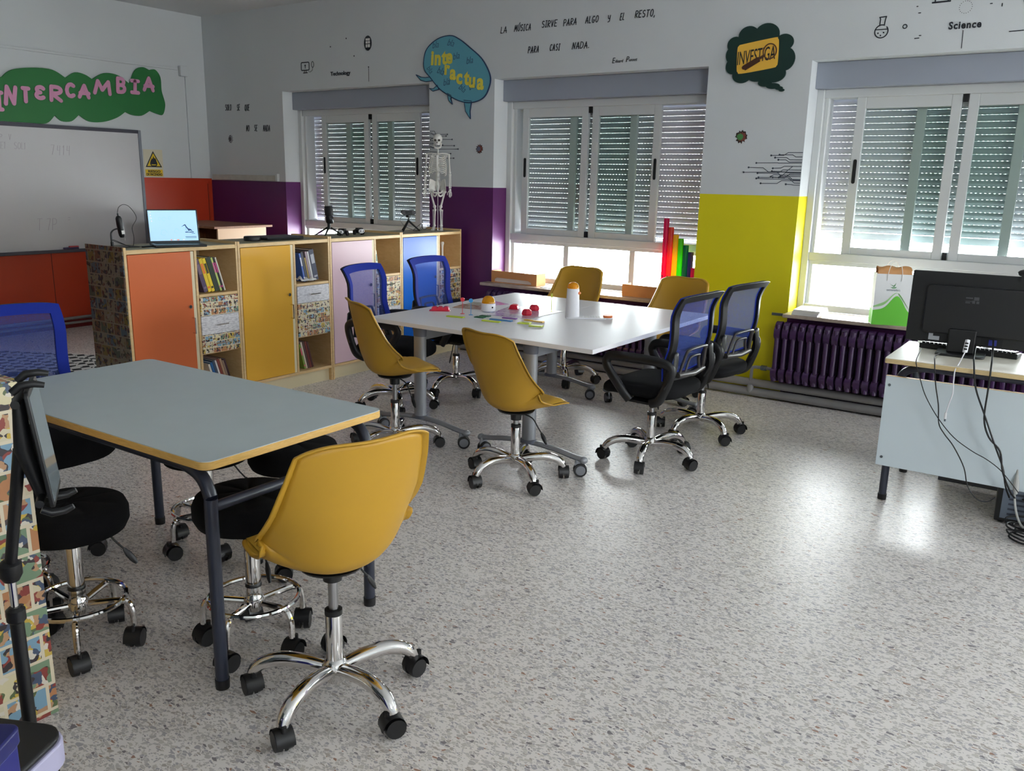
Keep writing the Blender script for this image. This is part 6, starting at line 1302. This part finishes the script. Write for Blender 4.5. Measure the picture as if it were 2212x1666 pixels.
# tablet: its own frame, long axis leaning, screen turned to the right
T0 = at(62, 862, y=PY+.005); T1 = at(117, 1088, y=PY+.03)
ax = (T0-T1).normalized(); L_ = (T0-T1).length; view = ((T0+T1)/2-CAM).normalized(); rt_ = view.cross(ax).normalized()
nrm = (rt_*.985-view*.16); nrm = (nrm-ax*nrm.dot(ax)).normalized(); wd_ = ax.cross(nrm).normalized()
tb = thing('tablet', 'tablet held upright in the clamp of the stand, reflecting the grey table', 'tablet', tuple(T1))
FT = lambda a_, b_, h: tuple(ax*b_+wd_*a_+nrm*h)
if wd_.dot(view) < 0: wd_ = -wd_
m = MB(); m.prism(rr2(0, .155, -.012, L_+.012, .012, 4), lambda a_, b_, h: FT(a_, b_, h), -.009, 0); m.build('case', BLACK, tb, bevel=.002)
m = MB(); m.prism(rr2(.006, .149, .0, L_, .004, 2), lambda a_, b_, h: FT(a_, b_, h), .0002, .0008); m.build('screen', mat('glossy_screen', (120, 128, 132), .06, spec=.9), tb, smooth=0)
O_ = Vector((PX, PY, 0)); D_ = T1-O_
m = MB()
for b_, a_ in ((L_+.012, .02), (L_+.012, .11), (-.02, .03), (-.02, .12)):
    q = D_+ax*b_+wd_*a_; sg = 1 if b_ > 0 else -1; m.tube([q-nrm*.03, q-nrm*.012+ax*sg*.012, q+nrm*.012+ax*sg*.012, q+nrm*.03+ax*sg*.006], [.008, .009, .008, .006], 8)
c0_ = D_+ax*(L_*.95)+wd_*.06-nrm*.028; c1_ = D_+ax*.0+wd_*.06-nrm*.028; m.tube([c0_, (c0_+c1_)/2-nrm*.012, c1_], [.012, .02, .012], 8); m.tube([(c0_+c1_)/2-nrm*.02, Vector((0, 0, .71))], .013, 8)
for k_ in (c0_, c1_): m.tube([k_-wd_*.05, k_+wd_*.05], .009, 8)
m.build('spring_clamp', BLACK, st_, smooth=60)
# bin and blue box
bn = thing('pedal_bin', 'black lidded bin with a pale lilac rim in the bottom left corner', 'bin', (6.905, -5.70, 0), R(26))
m = MB(); m.prism(rr2(-.155, .135, -.19, .11, .05, 6), xyz, 0, .37); m.build('bin_body', BLACKM, bn, bevel=.004)
m = MB(); m.prism(rr2(-.165, .145, -.20, .12, .055, 6), xyz, .371, .425); m.build('rim', mat('lilac_plastic', (176, 172, 200), .4), bn, bevel=.004)
m = MB(); m.prism(rr2(-.16, .14, -.195, .115, .053, 6), xyz, .4255, .440); m.build('lid', BLACK, bn, bevel=.006)
bx = thing('blue_box', 'dark blue plastic storage box at the bottom left edge beside the bin', 'storage box', (7.29, -5.76, 0), R(34.8))
MB().prism(rr2(-.40, 0, -.24, 0, .015, 4), xyz, 0, .67).build('box_body', mat('dark_blue_plastic', (22, 26, 110), .45), bx, bevel=.003)
MB().prism(rr2(-.405, .004, -.245, .004, .018, 4), xyz, .671, .70).build('lid', mat('dark_blue_lid', (18, 22, 90), .4), bx, bevel=.004)
